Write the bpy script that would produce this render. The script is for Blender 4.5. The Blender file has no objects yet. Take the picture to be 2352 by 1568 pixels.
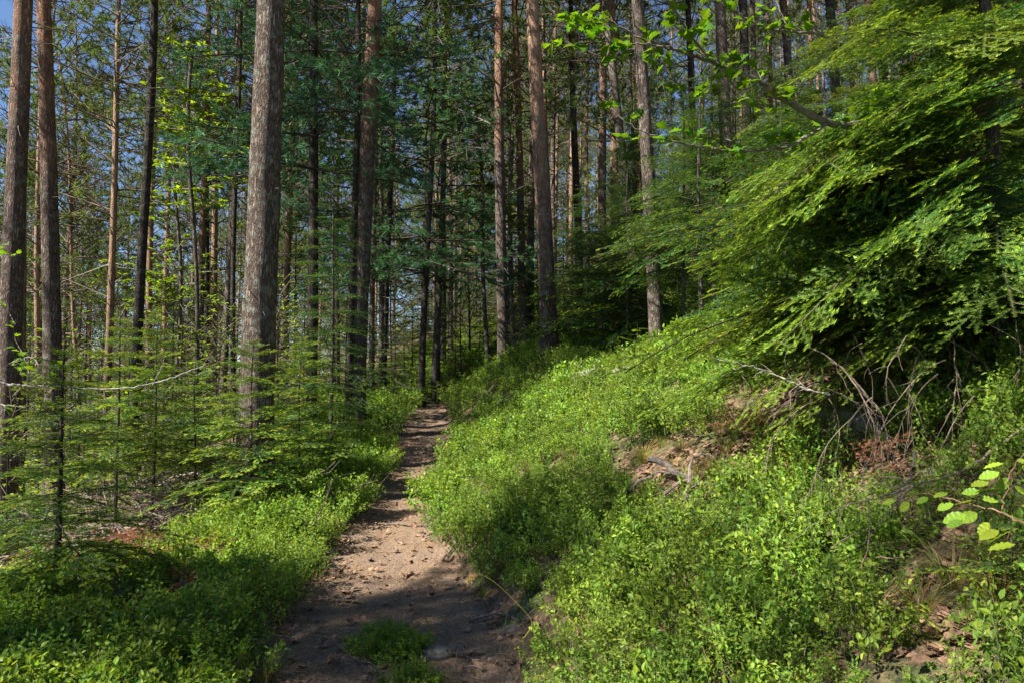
import bpy, math, random
import numpy as np
from mathutils import Vector, Matrix, Euler

random.seed(11)
rng = np.random.default_rng(11)
sc = bpy.context.scene
C = sc.collection

# ------------------------------------------------------------------ camera, sky, sun, exposure
PW, PH, F = 2352.0, 1568.0, 1568.0          # working pixel grid of the layout notes, focal length in those pixels
PITCH = math.radians(3.14)
EYE = 1.6
cam_d = bpy.data.cameras.new('camera')
cam = bpy.data.objects.new('camera', cam_d); C.objects.link(cam)
cam.location = (0, 0, EYE); cam.rotation_euler = (math.radians(90) + PITCH, 0, 0)
cam_d.sensor_width = 36; cam_d.lens = 36 * F / PW
cam_d.clip_start = 0.05; cam_d.clip_end = 6000
sc.camera = cam

SUN_EL = math.radians(47)
SUN_H = Vector((-0.88, -0.42, 0)).normalized()
SUN_DIR = Vector((SUN_H.x * math.cos(SUN_EL), SUN_H.y * math.cos(SUN_EL), math.sin(SUN_EL)))
w = bpy.data.worlds.new('World'); sc.world = w; w.use_nodes = True
nt = w.node_tree
bg = nt.nodes['Background']
sky = nt.nodes.new('ShaderNodeTexSky'); sky.sky_type = 'NISHITA'; sky.sun_disc = False
sky.sun_elevation = SUN_EL; sky.sun_rotation = math.atan2(SUN_H.x, SUN_H.y)
sky.air_density = 1.0; sky.dust_density = 0.1; sky.ozone_density = 4.5; sky.altitude = 1200
nt.links.new(sky.outputs[0], bg.inputs[0]); bg.inputs[1].default_value = 0.055
sd = bpy.data.lights.new('sun', 'SUN'); sd.energy = 5.0; sd.angle = math.radians(0.53); sd.color = (1, 0.95, 0.85)
so = bpy.data.objects.new('sun', sd); C.objects.link(so)
so.rotation_euler = SUN_DIR.to_track_quat('Z', 'Y').to_euler()
sc.view_settings.view_transform = 'Standard'; sc.view_settings.look = 'None'
sc.view_settings.exposure = 1.7; sc.view_settings.gamma = 1.0; sc.view_settings.use_curve_mapping = False
sc.cycles.use_denoising = True
sc.cycles.max_bounces = 7; sc.cycles.diffuse_bounces = 4; sc.cycles.transmission_bounces = 5; sc.cycles.glossy_bounces = 2

# ------------------------------------------------------------------ helpers
def smooth(a, b, x):
    t = np.clip((x - a) / (b - a), 0, 1); return t * t * (3 - 2 * t)

_pt = rng.random((256, 256))
def vnoise(x, y):
    x = np.asarray(x, float); y = np.asarray(y, float)
    xi = np.floor(x).astype(int); yi = np.floor(y).astype(int)
    fx = x - xi; fy = y - yi; fx = fx * fx * (3 - 2 * fx); fy = fy * fy * (3 - 2 * fy)
    g = lambda a, b: _pt[a % 256, b % 256]
    return (g(xi, yi) * (1 - fx) * (1 - fy) + g(xi + 1, yi) * fx * (1 - fy) + g(xi, yi + 1) * (1 - fx) * fy + g(xi + 1, yi + 1) * fx * fy) * 2 - 1
def fbm(x, y, o=3):
    s = 0; a = 1.0
    for i in range(o):
        s = s + a * vnoise(x * 2**i + 13.7 * i, y * 2**i + 7.1 * i); a *= .5
    return s

PY = [-20, 0, 3.6, 3.98, 4.73, 5.83, 7.6, 8.96, 11, 13, 16, 20, 25, 35, 60]
PL = [-1.1, -1.1, -1.25, -1.335, -1.44, -1.64, -1.79, -1.83, -1.98, -2.22, -2.36, -2.6, -3.6, -7, -20]
PR = [0.3, 0.3, 0.05, 0.06, -.10, -.45, -.98, -1.15, -1.15, -1.10, -1.55, -1.8, -2.9, -6.2, -19]
PZY = [-20, 0, 9, 11, 13, 16, 20, 25, 35, 60, 200]
PZ = [0, 0, 0.0, .14, .45, .78, .86, .72, .5, .8, 3]
def path_l(y): return np.interp(y, PY, PL)
def path_r(y): return np.interp(y, PY, PR)
def path_z(y): return np.interp(y, PZY, PZ)
def H(x, y):
    x = np.asarray(x, float); y = np.asarray(y, float)
    l, r = path_l(y), path_r(y)
    ur = np.maximum(x - r, 0); ul = np.maximum(l - x, 0)
    z = path_z(y)
    z = z + .10 * smooth(0, .35, ur) + .44 * ur + .25 * smooth(.2, 2.5, ur)
    z = z - .65 * smooth(1.9, 3.9, ur) * smooth(8.5, 12, y) * (1 - smooth(5, 12, ur)) * (1 - smooth(20, 30, y))
    z = z - .10 * np.maximum(ur - 45, 0) * 1.0 - .2 * np.maximum(ur - 90, 0)
    z = z + .06 * smooth(0, .3, ul) - .27 * np.maximum(ul - 1.6, 0) + .19 * np.maximum(ul - 60, 0)+ .075 * np.maximum(ul - 150, 0)
    out = np.minimum(ur + ul, 3) / 3
    z = z + out * (.12 * fbm(x * .5, y * .5) + .04 * fbm(x * 2.1 + 9, y * 2.1)) + .02 * fbm(x * 1.3, y * 1.3)
    inside = (ur + ul) <= 0
    z = z - np.where(inside, .035 * np.sin(np.clip((x - l) / (r - l), 0, 1) * np.pi), 0)
    return z
def h1(x, y): return float(H(np.array([x]), np.array([y]))[0])

def ray(px, py):
    cx = (px - PW / 2) / F; cz = (PH / 2 - py) / F
    y = math.cos(PITCH) - cz * math.sin(PITCH); z = math.sin(PITCH) + cz * math.cos(PITCH)
    return Vector((cx / y, 1.0, z / y))
def at(px, py, d):
    r = ray(px, py); return Vector((r.x * d, d, EYE + r.z * d))
def on_ground(px, py, dmax=60):
    r = ray(px, py); ds = np.linspace(1.0, dmax, 3000)
    g = H(r.x * ds, ds); z = EYE + r.z * ds
    hit = np.nonzero(z <= g)[0]
    d = ds[hit[0]] if len(hit) else dmax
    return Vector((r.x * d, d, h1(r.x * d, d)))

def nrm(v): return v / (np.linalg.norm(v, axis=-1, keepdims=True) + 1e-9)

class Acc:
    def __init__(s): s.V = []; s.F = {3: [], 4: []}; s.M = {3: [], 4: []}; s.Cc = []; s.n = 0
    def add(s, v, f, mat=0, col=(1, 1, 1)):
        v = np.asarray(v, float).reshape(-1, 3); f = np.asarray(f, int); k = f.shape[1]
        col = np.asarray(col, float)
        if col.ndim == 1: col = np.tile(col, (len(v), 1))
        s.V.append(v); s.Cc.append(col); s.F[k].append(f + s.n); s.M[k].append(np.full(len(f), mat)); s.n += len(v)
    def mesh(s, name, mats, smooth_=False, xf=None):
        V = np.concatenate(s.V); Cc = np.concatenate(s.Cc)
        if xf is not None: V = xf(V)
        loops = []; starts = []; mi = []; st = 0
        for k in (3, 4):
            if s.F[k]:
                f = np.concatenate(s.F[k]); loops.append(f.ravel()); starts.append(st + np.arange(len(f)) * k); st += f.size
                mi.append(np.concatenate(s.M[k]))
        loops = np.concatenate(loops).astype(np.int32); starts = np.concatenate(starts).astype(np.int32); mi = np.concatenate(mi).astype(np.int32)
        me = bpy.data.meshes.new(name)
        me.vertices.add(len(V)); me.vertices.foreach_set('co', V.astype(np.float32).ravel())
        me.loops.add(len(loops)); me.loops.foreach_set('vertex_index', loops)
        me.polygons.add(len(starts)); me.polygons.foreach_set('loop_start', starts)
        for m in mats: me.materials.append(m)
        me.polygons.foreach_set('material_index', mi)
        me.polygons.foreach_set('use_smooth', np.full(len(starts), bool(smooth_)))
        a = me.attributes.new('Col', 'FLOAT_COLOR', 'POINT')
        a.data.foreach_set('color', np.hstack([Cc, np.ones((len(Cc), 1))]).astype(np.float32).ravel())
        me.update(calc_edges=True); me.validate()
        return me

def perp(d, r=None):
    a = np.where(np.abs(d[:, 2:3]) < .9, np.array([[0, 0, 1.]]), np.array([[1., 0, 0]]))
    return nrm(np.cross(d, a))
def segs(acc, A, B, ra, rb, mat=0, col=(.12, .09, .07), k=3):
    n = len(A)
    if n == 0: return
    d = nrm(B - A); u = perp(d); v = np.cross(d, u)
    th = np.arange(k) * 2 * np.pi / k
    ring = u[:, None, :] * np.cos(th)[None, :, None] + v[:, None, :] * np.sin(th)[None, :, None]
    ra = np.broadcast_to(ra, (n,)); rb = np.broadcast_to(rb, (n,))
    V = np.concatenate([A[:, None] + ring * ra[:, None, None], B[:, None] + ring * rb[:, None, None]], 1).reshape(-1, 3)
    b = (np.arange(n) * 2 * k)[:, None]; i = np.arange(k)[None]; j = (i + 1) % k
    Fq = np.stack([b + i, b + j, b + k + j, b + k + i], -1).reshape(-1, 4)
    acc.add(V, Fq, mat, col)
def segs_sub(acc, P, D, L, w0, w1, n=6, mat=0, col=(.12, .09, .07), k=3):
    w0 = np.broadcast_to(w0, (len(P),)); w1 = np.broadcast_to(w1, (len(P),))
    for i in range(n):
        a, b = i / n, (i + 1) / n
        segs(acc, P + D * (L * a)[:, None], P + D * (L * b)[:, None], w0 * (1 - a) + w1 * a, w0 * (1 - b) + w1 * b, mat, col, k)
def tube(acc, P, R, k=6, mat=0, col=(.12, .09, .07), cap=False):
    P = np.asarray(P, float); R = np.broadcast_to(np.asarray(R, float), (len(P),)); n = len(P)
    d = nrm(np.gradient(P, axis=0)); u = nrm(np.cross(d, [0.31, .2, .93] if abs(d[0][2]) < .9 else [1., .1, 0])); v = np.cross(d, u)
    th = np.arange(k) * 2 * np.pi / k
    V = (P[:, None] + (u[:, None] * np.cos(th)[None, :, None] + v[:, None] * np.sin(th)[None, :, None]) * R[:, None, None]).reshape(-1, 3)
    i = np.arange(n - 1)[:, None] * k; j = np.arange(k)[None]; jj = (j + 1) % k
    acc.add(V, np.stack([i + j, i + jj, i + k + jj, i + k + j], -1).reshape(-1, 4), mat, col)
    if cap:
        b = acc.n
        acc.add(np.vstack([P[0:1], V[:k], P[-1:], V[-k:]]),
                [[0, 1 + (q + 1) % k, 1 + q] for q in range(k)] + [[k + 1, k + 2 + q, k + 2 + (q + 1) % k] for q in range(k)], mat, col)
def blades(acc, B, D, L, W, mat=1, col=(.1, .2, .05), r=rng, up=None):
    n = len(B)
    if n == 0: return
    s = nrm(np.cross(D, r.normal(size=(n, 3)) if up is None else up)) * (np.broadcast_to(W, (n,))[:, None] / 2)
    T = B + D * np.broadcast_to(L, (n,))[:, None]
    V = np.stack([B - s, B + s, T], 1).reshape(-1, 3)
    if np.ndim(col) == 2: col = np.repeat(col, 3, 0)
    acc.add(V, (np.arange(n) * 3)[:, None] + np.arange(3)[None], mat, col)
def leafquads(acc, B, D, Nn, L, W, mat=1, col=(.1, .2, .05), fold=.25):
    """pointed oval leaf: six vertices, folded along the midrib"""
    n = len(B)
    if n == 0: return
    S = nrm(np.cross(D, Nn)); Nn = np.cross(S, D)
    L = np.broadcast_to(L, (n,))[:, None]; W = np.broadcast_to(W, (n,))[:, None] / 2
    m1 = B + D * L * .35 + S * W + Nn * W * fold; m2 = B + D * L * .35 - S * W + Nn * W * fold
    m3 = B + D * L * .7 + S * W * .75 + Nn * W * fold * .6; m4 = B + D * L * .7 - S * W * .75 + Nn * W * fold * .6
    T = B + D * L - Nn * L * .08
    V = np.stack([B, m1, m3, T, m4, m2], 1).reshape(-1, 3)
    b = (np.arange(n) * 6)[:, None]
    if np.ndim(col) == 2: col = np.repeat(col, 6, 0)
    acc.add(V, np.concatenate([b + np.array([[0, 1, 2, 3]]), b + np.array([[0, 3, 4, 5]])]), mat, col)

def child(par, spacing, ratio, tmin=.1, ang=50, flat=1.0, jit=.08, shape=.8, r=rng, lmin=.02, droop=0):
    P, D, L, N = par
    cnt = np.maximum(1, ((1 - tmin) * L / spacing)).astype(int)
    idx = np.repeat(np.arange(len(P)), cnt)
    k = np.arange(len(idx)) - np.repeat(np.cumsum(cnt) - cnt, cnt)
    t = tmin + (1 - tmin) * (k + r.random(len(idx)) * .6) / cnt[idx]
    side = np.where((k + idx) % 2 == 0, 1., -1.)
    S = np.cross(N[idx], D[idx]) * side[:, None]
    phi = (r.random(len(idx)) - .5) * 2 * np.pi * (1 - flat)
    S = S * np.cos(phi)[:, None] + N[idx] * np.sin(phi)[:, None]
    a = np.radians(ang + r.normal(size=len(idx)) * 7)[:, None]
    d = D[idx] * np.cos(a) + S * np.sin(a) + r.normal(size=(len(idx), 3)) * jit
    d[:, 2] -= droop; d = nrm(d)
    l = ratio * L[idx] * ((1 - t) ** shape * .9 + .12) * (.75 + .5 * r.random(len(idx)))
    l = np.maximum(l, lmin)
    n = nrm(N[idx] + r.normal(size=(len(idx), 3)) * jit * 1.3); n = nrm(n - d * np.sum(n * d, -1, keepdims=True))
    return (P[idx] + D[idx] * (L[idx] * t)[:, None], d, l, n)

# ------------------------------------------------------------------ materials
def mat(name):
    m = bpy.data.materials.new(name); m.use_nodes = True
    return m, m.node_tree, m.node_tree.nodes['Principled BSDF'], m.node_tree.nodes['Material Output']
def N_(t, kind, **kw):
    n = t.nodes.new(kind)
    for k, v in kw.items():
        if k in n.inputs.keys() and not hasattr(n, k): n.inputs[k].default_value = v
        else: setattr(n, k, v)
    return n
def ramp(t, stops):
    r = t.nodes.new('ShaderNodeValToRGB'); e = r.color_ramp.elements
    while len(e) < len(stops): e.new(.5)
    for q, (p, c) in zip(e, stops): q.position = p; q.color = (*c, 1)
    return r
def mixc(t, a, b, fac, mode='MIX'):
    m = t.nodes.new('ShaderNodeMix'); m.data_type = 'RGBA'; m.blend_type = mode
    for s, v in ((0, fac), (6, a), (7, b)):
        if hasattr(v, 'is_linked') or hasattr(v, 'links'): t.links.new(v, m.inputs[s])
        else: m.inputs[s].default_value = v if s == 0 else (*v, 1)
    return m.outputs[2]

def foliage_mat(name, trans=.4, rough=.5, tint=(1.25, 1.15, .55), var=.25, spec=.16):
    m, t, p, o = mat(name)
    at_ = N_(t, 'ShaderNodeAttribute', attribute_name='Col')
    oi = N_(t, 'ShaderNodeObjectInfo')
    geo = N_(t, 'ShaderNodeNewGeometry')
    nz = N_(t, 'ShaderNodeTexNoise'); nz.inputs['Scale'].default_value = 1.3
    t.links.new(geo.outputs['Position'], nz.inputs['Vector'])
    hs = N_(t, 'ShaderNodeHueSaturation')
    mr = N_(t, 'ShaderNodeMapRange'); mr.inputs[3].default_value = .5 - .018; mr.inputs[4].default_value = .5 + .018
    t.links.new(oi.outputs['Random'], mr.inputs[0]); t.links.new(mr.outputs[0], hs.inputs['Hue'])
    m2 = N_(t, 'ShaderNodeMapRange'); m2.inputs[1].default_value = .3; m2.inputs[2].default_value = .7; m2.inputs[3].default_value = 1 - var; m2.inputs[4].default_value = 1 + var
    t.links.new(nz.outputs[0], m2.inputs[0])
    m3 = N_(t, 'ShaderNodeMapRange'); m3.inputs[3].default_value = .8; m3.inputs[4].default_value = 1.25
    mu = N_(t, 'ShaderNodeMath', operation='MULTIPLY'); mo = N_(t, 'ShaderNodeMath', operation='FRACT'); mm = N_(t, 'ShaderNodeMath', operation='MULTIPLY'); mm.inputs[1].default_value = 7.31
    t.links.new(oi.outputs['Random'], mm.inputs[0]); t.links.new(mm.outputs[0], mo.inputs[0]); t.links.new(mo.outputs[0], m3.inputs[0])
    t.links.new(m2.outputs[0], mu.inputs[0]); t.links.new(m3.outputs[0], mu.inputs[1]); t.links.new(mu.outputs[0], hs.inputs['Value'])
    t.links.new(at_.outputs['Color'], hs.inputs['Color'])
    t.links.new(hs.outputs[0], p.inputs['Base Color'])
    p.inputs['Roughness'].default_value = rough; p.inputs['Specular IOR Level'].default_value = spec
    tr = N_(t, 'ShaderNodeBsdfTranslucent')
    t.links.new(mixc(t, hs.outputs[0], tint, 1.0, 'MULTIPLY'), tr.inputs[0])
    mx = N_(t, 'ShaderNodeMixShader'); mx.inputs[0].default_value = trans
    t.links.new(p.outputs[0], mx.inputs[1]); t.links.new(tr.outputs[0], mx.inputs[2]); t.links.new(mx.outputs[0], o.inputs[0])
    return m
M_NEEDLE = foliage_mat('fir_needles', .35, .42, (1.5, 1.3, .5), .2)
M_PINE = foliage_mat('pine_needles', .3, .5, (1.2, 1.15, .7), .25)
M_LEAF = foliage_mat('broad_leaves', .5, .4, (1.5, 1.35, .45), .2)
M_BERRY = foliage_mat('bilberry_leaves', .42, .42, (1.38, 1.3, .5), .34)

def wood_mat(name):
    m, t, p, o = mat(name)
    at_ = N_(t, 'ShaderNodeAttribute', attribute_name='Col')
    g = N_(t, 'ShaderNodeNewGeometry'); nz = N_(t, 'ShaderNodeTexNoise'); nz.inputs['Scale'].default_value = 30
    t.links.new(g.outputs['Position'], nz.inputs['Vector'])
    r = ramp(t, [(.3, (.55, .55, .55)), (.7, (1.5, 1.5, 1.45))]); t.links.new(nz.outputs[0], r.inputs[0])
    t.links.new(mixc(t, at_.outputs['Color'], r.outputs[0], 1.0, 'MULTIPLY'), p.inputs['Base Color'])
    p.inputs['Roughness'].default_value = .85; p.inputs['Specular IOR Level'].default_value = .2
    bp = N_(t, 'ShaderNodeBump'); bp.inputs['Distance'].default_value = .01; t.links.new(nz.outputs[0], bp.inputs['Height']); t.links.new(bp.outputs[0], p.inputs['Normal'])
    return m
M_WOOD = wood_mat('twig_wood')

def bark_mat(name, low, plate, high=None, h0=3, h1_=8, lichen=(.30, .31, .26), lich=.4, scale=1.0):
    """plated bark: grey plates below, orange flakes higher up on the trunk"""
    m, t, p, o = mat(name)
    tc = N_(t, 'ShaderNodeTexCoord'); L = t.links.new
    mp = N_(t, 'ShaderNodeMapping'); mp.inputs['Scale'].default_value = (30 * scale, 30 * scale, 6 * scale); L(tc.outputs['Object'], mp.inputs[0])
    dn = N_(t, 'ShaderNodeTexNoise'); dn.inputs['Scale'].default_value = 1.2; L(mp.outputs[0], dn.inputs['Vector'])
    ad = N_(t, 'ShaderNodeVectorMath', operation='MULTIPLY_ADD'); L(dn.outputs['Color'], ad.inputs[0]); ad.inputs[1].default_value = (2.6, 2.6, 2.6); dn.inputs['Detail'].default_value = 5; L(mp.outputs[0], ad.inputs[2])
    vo = N_(t, 'ShaderNodeTexVoronoi', feature='DISTANCE_TO_EDGE'); vo.inputs['Scale'].default_value = 1.0; L(ad.outputs[0], vo.inputs['Vector'])
    vc = N_(t, 'ShaderNodeTexVoronoi', feature='F1'); vc.inputs['Scale'].default_value = 1.0; L(ad.outputs[0], vc.inputs['Vector'])
    crack = ramp(t, [(.0, (.15, .15, .15)), (.30, (1, 1, 1))]); L(vo.outputs['Distance'], crack.inputs[0])
    pv = ramp(t, [(0, tuple(c * .72 for c in plate)), (.5, plate), (1, tuple(min(1, c * 1.4) for c in plate))]); 
    bw = N_(t, 'ShaderNodeRGBToBW'); L(vc.outputs['Color'], bw.inputs[0]); L(bw.outputs[0], pv.inputs[0])
    body = mixc(t, low, pv.outputs[0], crack.outputs[0])
    if high is not None:
        hv = ramp(t, [(0, tuple(c * .5 for c in high)), (.45, high), (1, tuple(min(1, c * 1.5 + .04) for c in high))]); L(bw.outputs[0], hv.inputs[0])
        sx = N_(t, 'ShaderNodeSeparateXYZ'); L(tc.outputs['Object'], sx.inputs[0])
        n2 = N_(t, 'ShaderNodeTexNoise'); n2.inputs['Scale'].default_value = 2.5; L(tc.outputs['Object'], n2.inputs['Vector'])
        ma = N_(t, 'ShaderNodeMath', operation='MULTIPLY_ADD'); L(n2.outputs[0], ma.inputs[0]); ma.inputs[1].default_value = (h1_ - h0) * 1.3; L(sx.outputs[2], ma.inputs[2])
        mr = N_(t, 'ShaderNodeMapRange'); mr.inputs[1].default_value = h0 + (h1_ - h0) * .65; mr.inputs[2].default_value = h1_ + (h1_ - h0) * .65; L(ma.outputs[0], mr.inputs[0])
        body = mixc(t, body, hv.outputs[0], mr.outputs[0])
    n3 = N_(t, 'ShaderNodeTexNoise'); n3.inputs['Scale'].default_value = 9; n3.inputs['Detail'].default_value = 6; L(tc.outputs['Object'], n3.inputs['Vector'])
    lr = ramp(t, [(.52, (0, 0, 0)), (.66, (lich, lich, lich))]); L(n3.outputs[0], lr.inputs[0])
    body = mixc(t, body, lichen, lr.outputs[0])
    L(body, p.inputs['Base Color']); p.inputs['Roughness'].default_value = .9; p.inputs['Specular IOR Level'].default_value = .15
    bp = N_(t, 'ShaderNodeBump'); bp.inputs['Strength'].default_value = 1; bp.inputs['Distance'].default_value = .03
    hsum = N_(t, 'ShaderNodeMath', operation='MULTIPLY_ADD'); L(n3.outputs[0], hsum.inputs[0]); hsum.inputs[1].default_value = .9; L(crack.outputs[0], hsum.inputs[2])
    L(hsum.outputs[0], bp.inputs['Height']); L(bp.outputs[0], p.inputs['Normal'])
    return m
B_SCOTS = bark_mat('scots_pine_bark', (.055, .038, .03), (.20, .15, .125), (.36, .19, .11), 5, 10)
B_ORANGE = bark_mat('orange_pine_bark', (.06, .035, .025), (.23, .16, .125), (.37, .225, .145), 2, 6, lich=.4)
B_GREY = bark_mat('grey_pine_bark', (.05, .038, .03), (.22, .168, .135), (.30, .19, .14), 9, 14, lich=.6)
B_DARK = bark_mat('dark_bark', (.03, .024, .02), (.085, .068, .055), None, lich=.25)
B_FIR = bark_mat('fir_bark', (.06, .05, .04), (.15, .13, .11), None, lich=.5, scale=.8)

# ------------------------------------------------------------------ scene bookkeeping
def thing(name, label, cat, loc=(0, 0, 0), rotz=0, group=None):
    o = bpy.data.objects.new(name, None); C.objects.link(o); o.empty_display_size = .2
    o.location = loc; o.rotation_euler = (0, 0, rotz); o['label'] = label; o['category'] = cat
    if group: o['group'] = group
    return o
def part(name, me, parent, loc=(0, 0, 0), rot=(0, 0, 0), scale=(1, 1, 1), kind=None):
    o = bpy.data.objects.new(name, me); C.objects.link(o); o.parent = parent
    o.location = loc; o.rotation_euler = rot; o.scale = scale if hasattr(scale, '__len__') else (scale,) * 3
    if kind: o['kind'] = kind
    return o
def struct(name, me):
    o = bpy.data.objects.new(name, me); C.objects.link(o); o['kind'] = 'structure'; return o
def solo(name, me, label, cat, loc=(0, 0, 0), rot=(0, 0, 0), group=None, kind=None):
    o = bpy.data.objects.new(name, me); C.objects.link(o); o.location = loc; o.rotation_euler = rot
    if label: o['label'] = label
    if cat: o['category'] = cat
    if group: o['group'] = group
    if kind: o['kind'] = kind
    return o

# ------------------------------------------------------------------ ground
def ground_mat():
    m, t, p, o = mat('forest_floor'); L = t.links.new
    g = N_(t, 'ShaderNodeNewGeometry')
    n1 = N_(t, 'ShaderNodeTexNoise'); n1.inputs['Scale'].default_value = 28; n1.inputs['Detail'].default_value = 8; L(g.outputs['Position'], n1.inputs['Vector'])
    r1 = ramp(t, [(.3, (.035, .022, .014)), (.5, (.12, .07, .04)), (.68, (.24, .15, .09))]); L(n1.outputs[0], r1.inputs[0])
    n2 = N_(t, 'ShaderNodeTexNoise'); n2.inputs['Scale'].default_value = 1.7; n2.inputs['Detail'].default_value = 5; L(g.outputs['Position'], n2.inputs['Vector'])
    r2 = ramp(t, [(.47, (0, 0, 0)), (.60, (.85, .85, .85))]); L(n2.outputs[0], r2.inputs[0])
    moss = ramp(t, [(.3, (.02, .035, .008)), (.7, (.09, .13, .025))]); L(n1.outputs[0], moss.inputs[0])
    L(mixc(t, r1.outputs[0], moss.outputs[0], r2.outputs[0]), p.inputs['Base Color']); p.inputs['Roughness'].default_value = .95
    bp = N_(t, 'ShaderNodeBump'); bp.inputs['Distance'].default_value = .05; L(n1.outputs[0], bp.inputs['Height']); L(bp.outputs[0], p.inputs['Normal'])
    return m
M_GROUND = ground_mat()
def path_mat():
    m, t, p, o = mat('trodden_path'); L = t.links.new
    g = N_(t, 'ShaderNodeNewGeometry')
    n1 = N_(t, 'ShaderNodeTexNoise'); n1.inputs['Scale'].default_value = 70; n1.inputs['Detail'].default_value = 8; L(g.outputs['Position'], n1.inputs['Vector'])
    r1 = ramp(t, [(.28, (.055, .036, .024)), (.5, (.17, .113, .074)), (.72, (.29, .205, .14))]); L(n1.outputs[0], r1.inputs[0])
    n2 = N_(t, 'ShaderNodeTexNoise'); n2.inputs['Scale'].default_value = 2.3; n2.inputs['Detail'].default_value = 6; L(g.outputs['Position'], n2.inputs['Vector'])
    r2 = ramp(t, [(.40, (0, 0, 0)), (.62, (.8, .8, .8))]); L(n2.outputs[0], r2.inputs[0])
    r3 = ramp(t, [(.3, (.07, .038, .022)), (.55, (.20, .125, .07)), (.75, (.34, .22, .125))]); L(n1.outputs[0], r3.inputs[0])
    L(mixc(t, r1.outputs[0], r3.outputs[0], r2.outputs[0]), p.inputs['Base Color']); p.inputs['Roughness'].default_value = .95
    mp = N_(t, 'ShaderNodeMath', operation='MULTIPLY_ADD'); L(n2.outputs[0], mp.inputs[0]); mp.inputs[1].default_value = 2.5; L(n1.outputs[0], mp.inputs[2])
    bp = N_(t, 'ShaderNodeBump'); bp.inputs['Distance'].default_value = .02; L(mp.outputs[0], bp.inputs['Height']); L(bp.outputs[0], p.inputs['Normal'])
    return m
M_PATH = path_mat()

def axis(fine, lim, far, step, n):
    a = np.arange(fine[0], fine[1] + 1e-6, step)
    up = fine[1] + (far - fine[1]) * (np.linspace(0, 1, n + 1)[1:] ** 2.6)
    dn = fine[0] - (far + fine[0]) * (np.linspace(0, 1, n + 1)[1:] ** 2.6)
    return np.concatenate([dn[::-1], a, up])
gx = axis((-12, 12), 0, 2500, .15, 45); gy = axis((-4, 28), 0, 2500, .15, 45)
X, Y = np.meshgrid(gx, gy); 
Zg = H(X, Y)
Zg = Zg - .03 * ((X > path_l(Y) + .05) & (X < path_r(Y) - .05) & (Y < 40) & (Y > -3))
Zg = np.clip(Zg, -60, 60)
acc = Acc(); nx = len(gx)
ii, jj = np.meshgrid(np.arange(len(gy) - 1), np.arange(nx - 1), indexing='ij')
q = ii * nx + jj
acc.add(np.stack([X, Y, Zg], -1).reshape(-1, 3), np.stack([q, q + 1, q + nx + 1, q + nx], -1).reshape(-1, 4))
struct('ground', acc.mesh('ground', [M_GROUND], True))

acc = Acc(); ys = np.concatenate([np.arange(-3, 14, .05), np.arange(14, 40, .2)]); us = np.linspace(-.06, 1.06, 34)
YY, UU = np.meshgrid(ys, us, indexing='ij')
wob = .05 * fbm(YY * 1.6, np.zeros_like(YY) + 3) * (np.abs(UU - .5) > .45)
XX = path_l(YY) + (path_r(YY) - path_l(YY)) * UU + wob
edge = np.abs(UU - .5) > .52
ZZ = H(XX, YY) + .006 + .012 * fbm(XX * 6, YY * 6) * (np.abs(UU - .5) < .48) - edge * .05
i0, j0 = np.meshgrid(np.arange(len(ys) - 1), np.arange(len(us) - 1), indexing='ij'); q = i0 * len(us) + j0
acc.add(np.stack([XX, YY, ZZ], -1).reshape(-1, 3), np.stack([q, q + 1, q + len(us) + 1, q + len(us)], -1).reshape(-1, 4))
struct('path', acc.mesh('path', [M_PATH], True))

# ------------------------------------------------------------------ plant meshes
WOODC = (.10, .075, .055)
def twig_needles(acc, tw, spacing, nl, nw, colr, tipcol, r, radial=False, tip=.07, ang=54, lift=.38, mat=1, scale_tip=1.0):
    P, D, L, N = tw
    cnt = np.maximum(2, (L / spacing)).astype(int)
    idx = np.repeat(np.arange(len(P)), cnt); k = np.arange(len(idx)) - np.repeat(np.cumsum(cnt) - cnt, cnt)
    t = (k + r.random(len(idx))) / cnt[idx]
    side = np.where(k % 2 == 0, 1., -1.)
    B = P[idx] + D[idx] * (L[idx] * t)[:, None]
    S = np.cross(N[idx], D[idx]) * side[:, None]
    if radial:
        ph = r.random(len(idx)) * 2 * np.pi; S = np.cross(N[idx], D[idx]) * np.cos(ph)[:, None] + N[idx] * np.sin(ph)[:, None]
    a = np.radians(ang + r.normal(size=len(idx)) * 10)[:, None]
    d = nrm(D[idx] * np.cos(a) + S * np.sin(a) + N[idx] * lift + r.normal(size=(len(idx), 3)) * .10)
    age = ((1 - t) * L[idx] < tip * (.5 + L[idx] * 1.5))[:, None] * (r.random(len(P)) < .7)[idx][:, None]
    base = np.array(colr) * (.7 + .6 * r.random((len(idx), 1))); tc = np.array(tipcol) * (.8 + .4 * r.random((len(idx), 1)))
    col = np.where(age, tc, base)
    blades(acc, B, d, nl * (.75 + .5 * r.random(len(idx))), nw, mat, col, r, up=N[idx] + r.normal(size=(len(idx), 3)) * .35)

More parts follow.
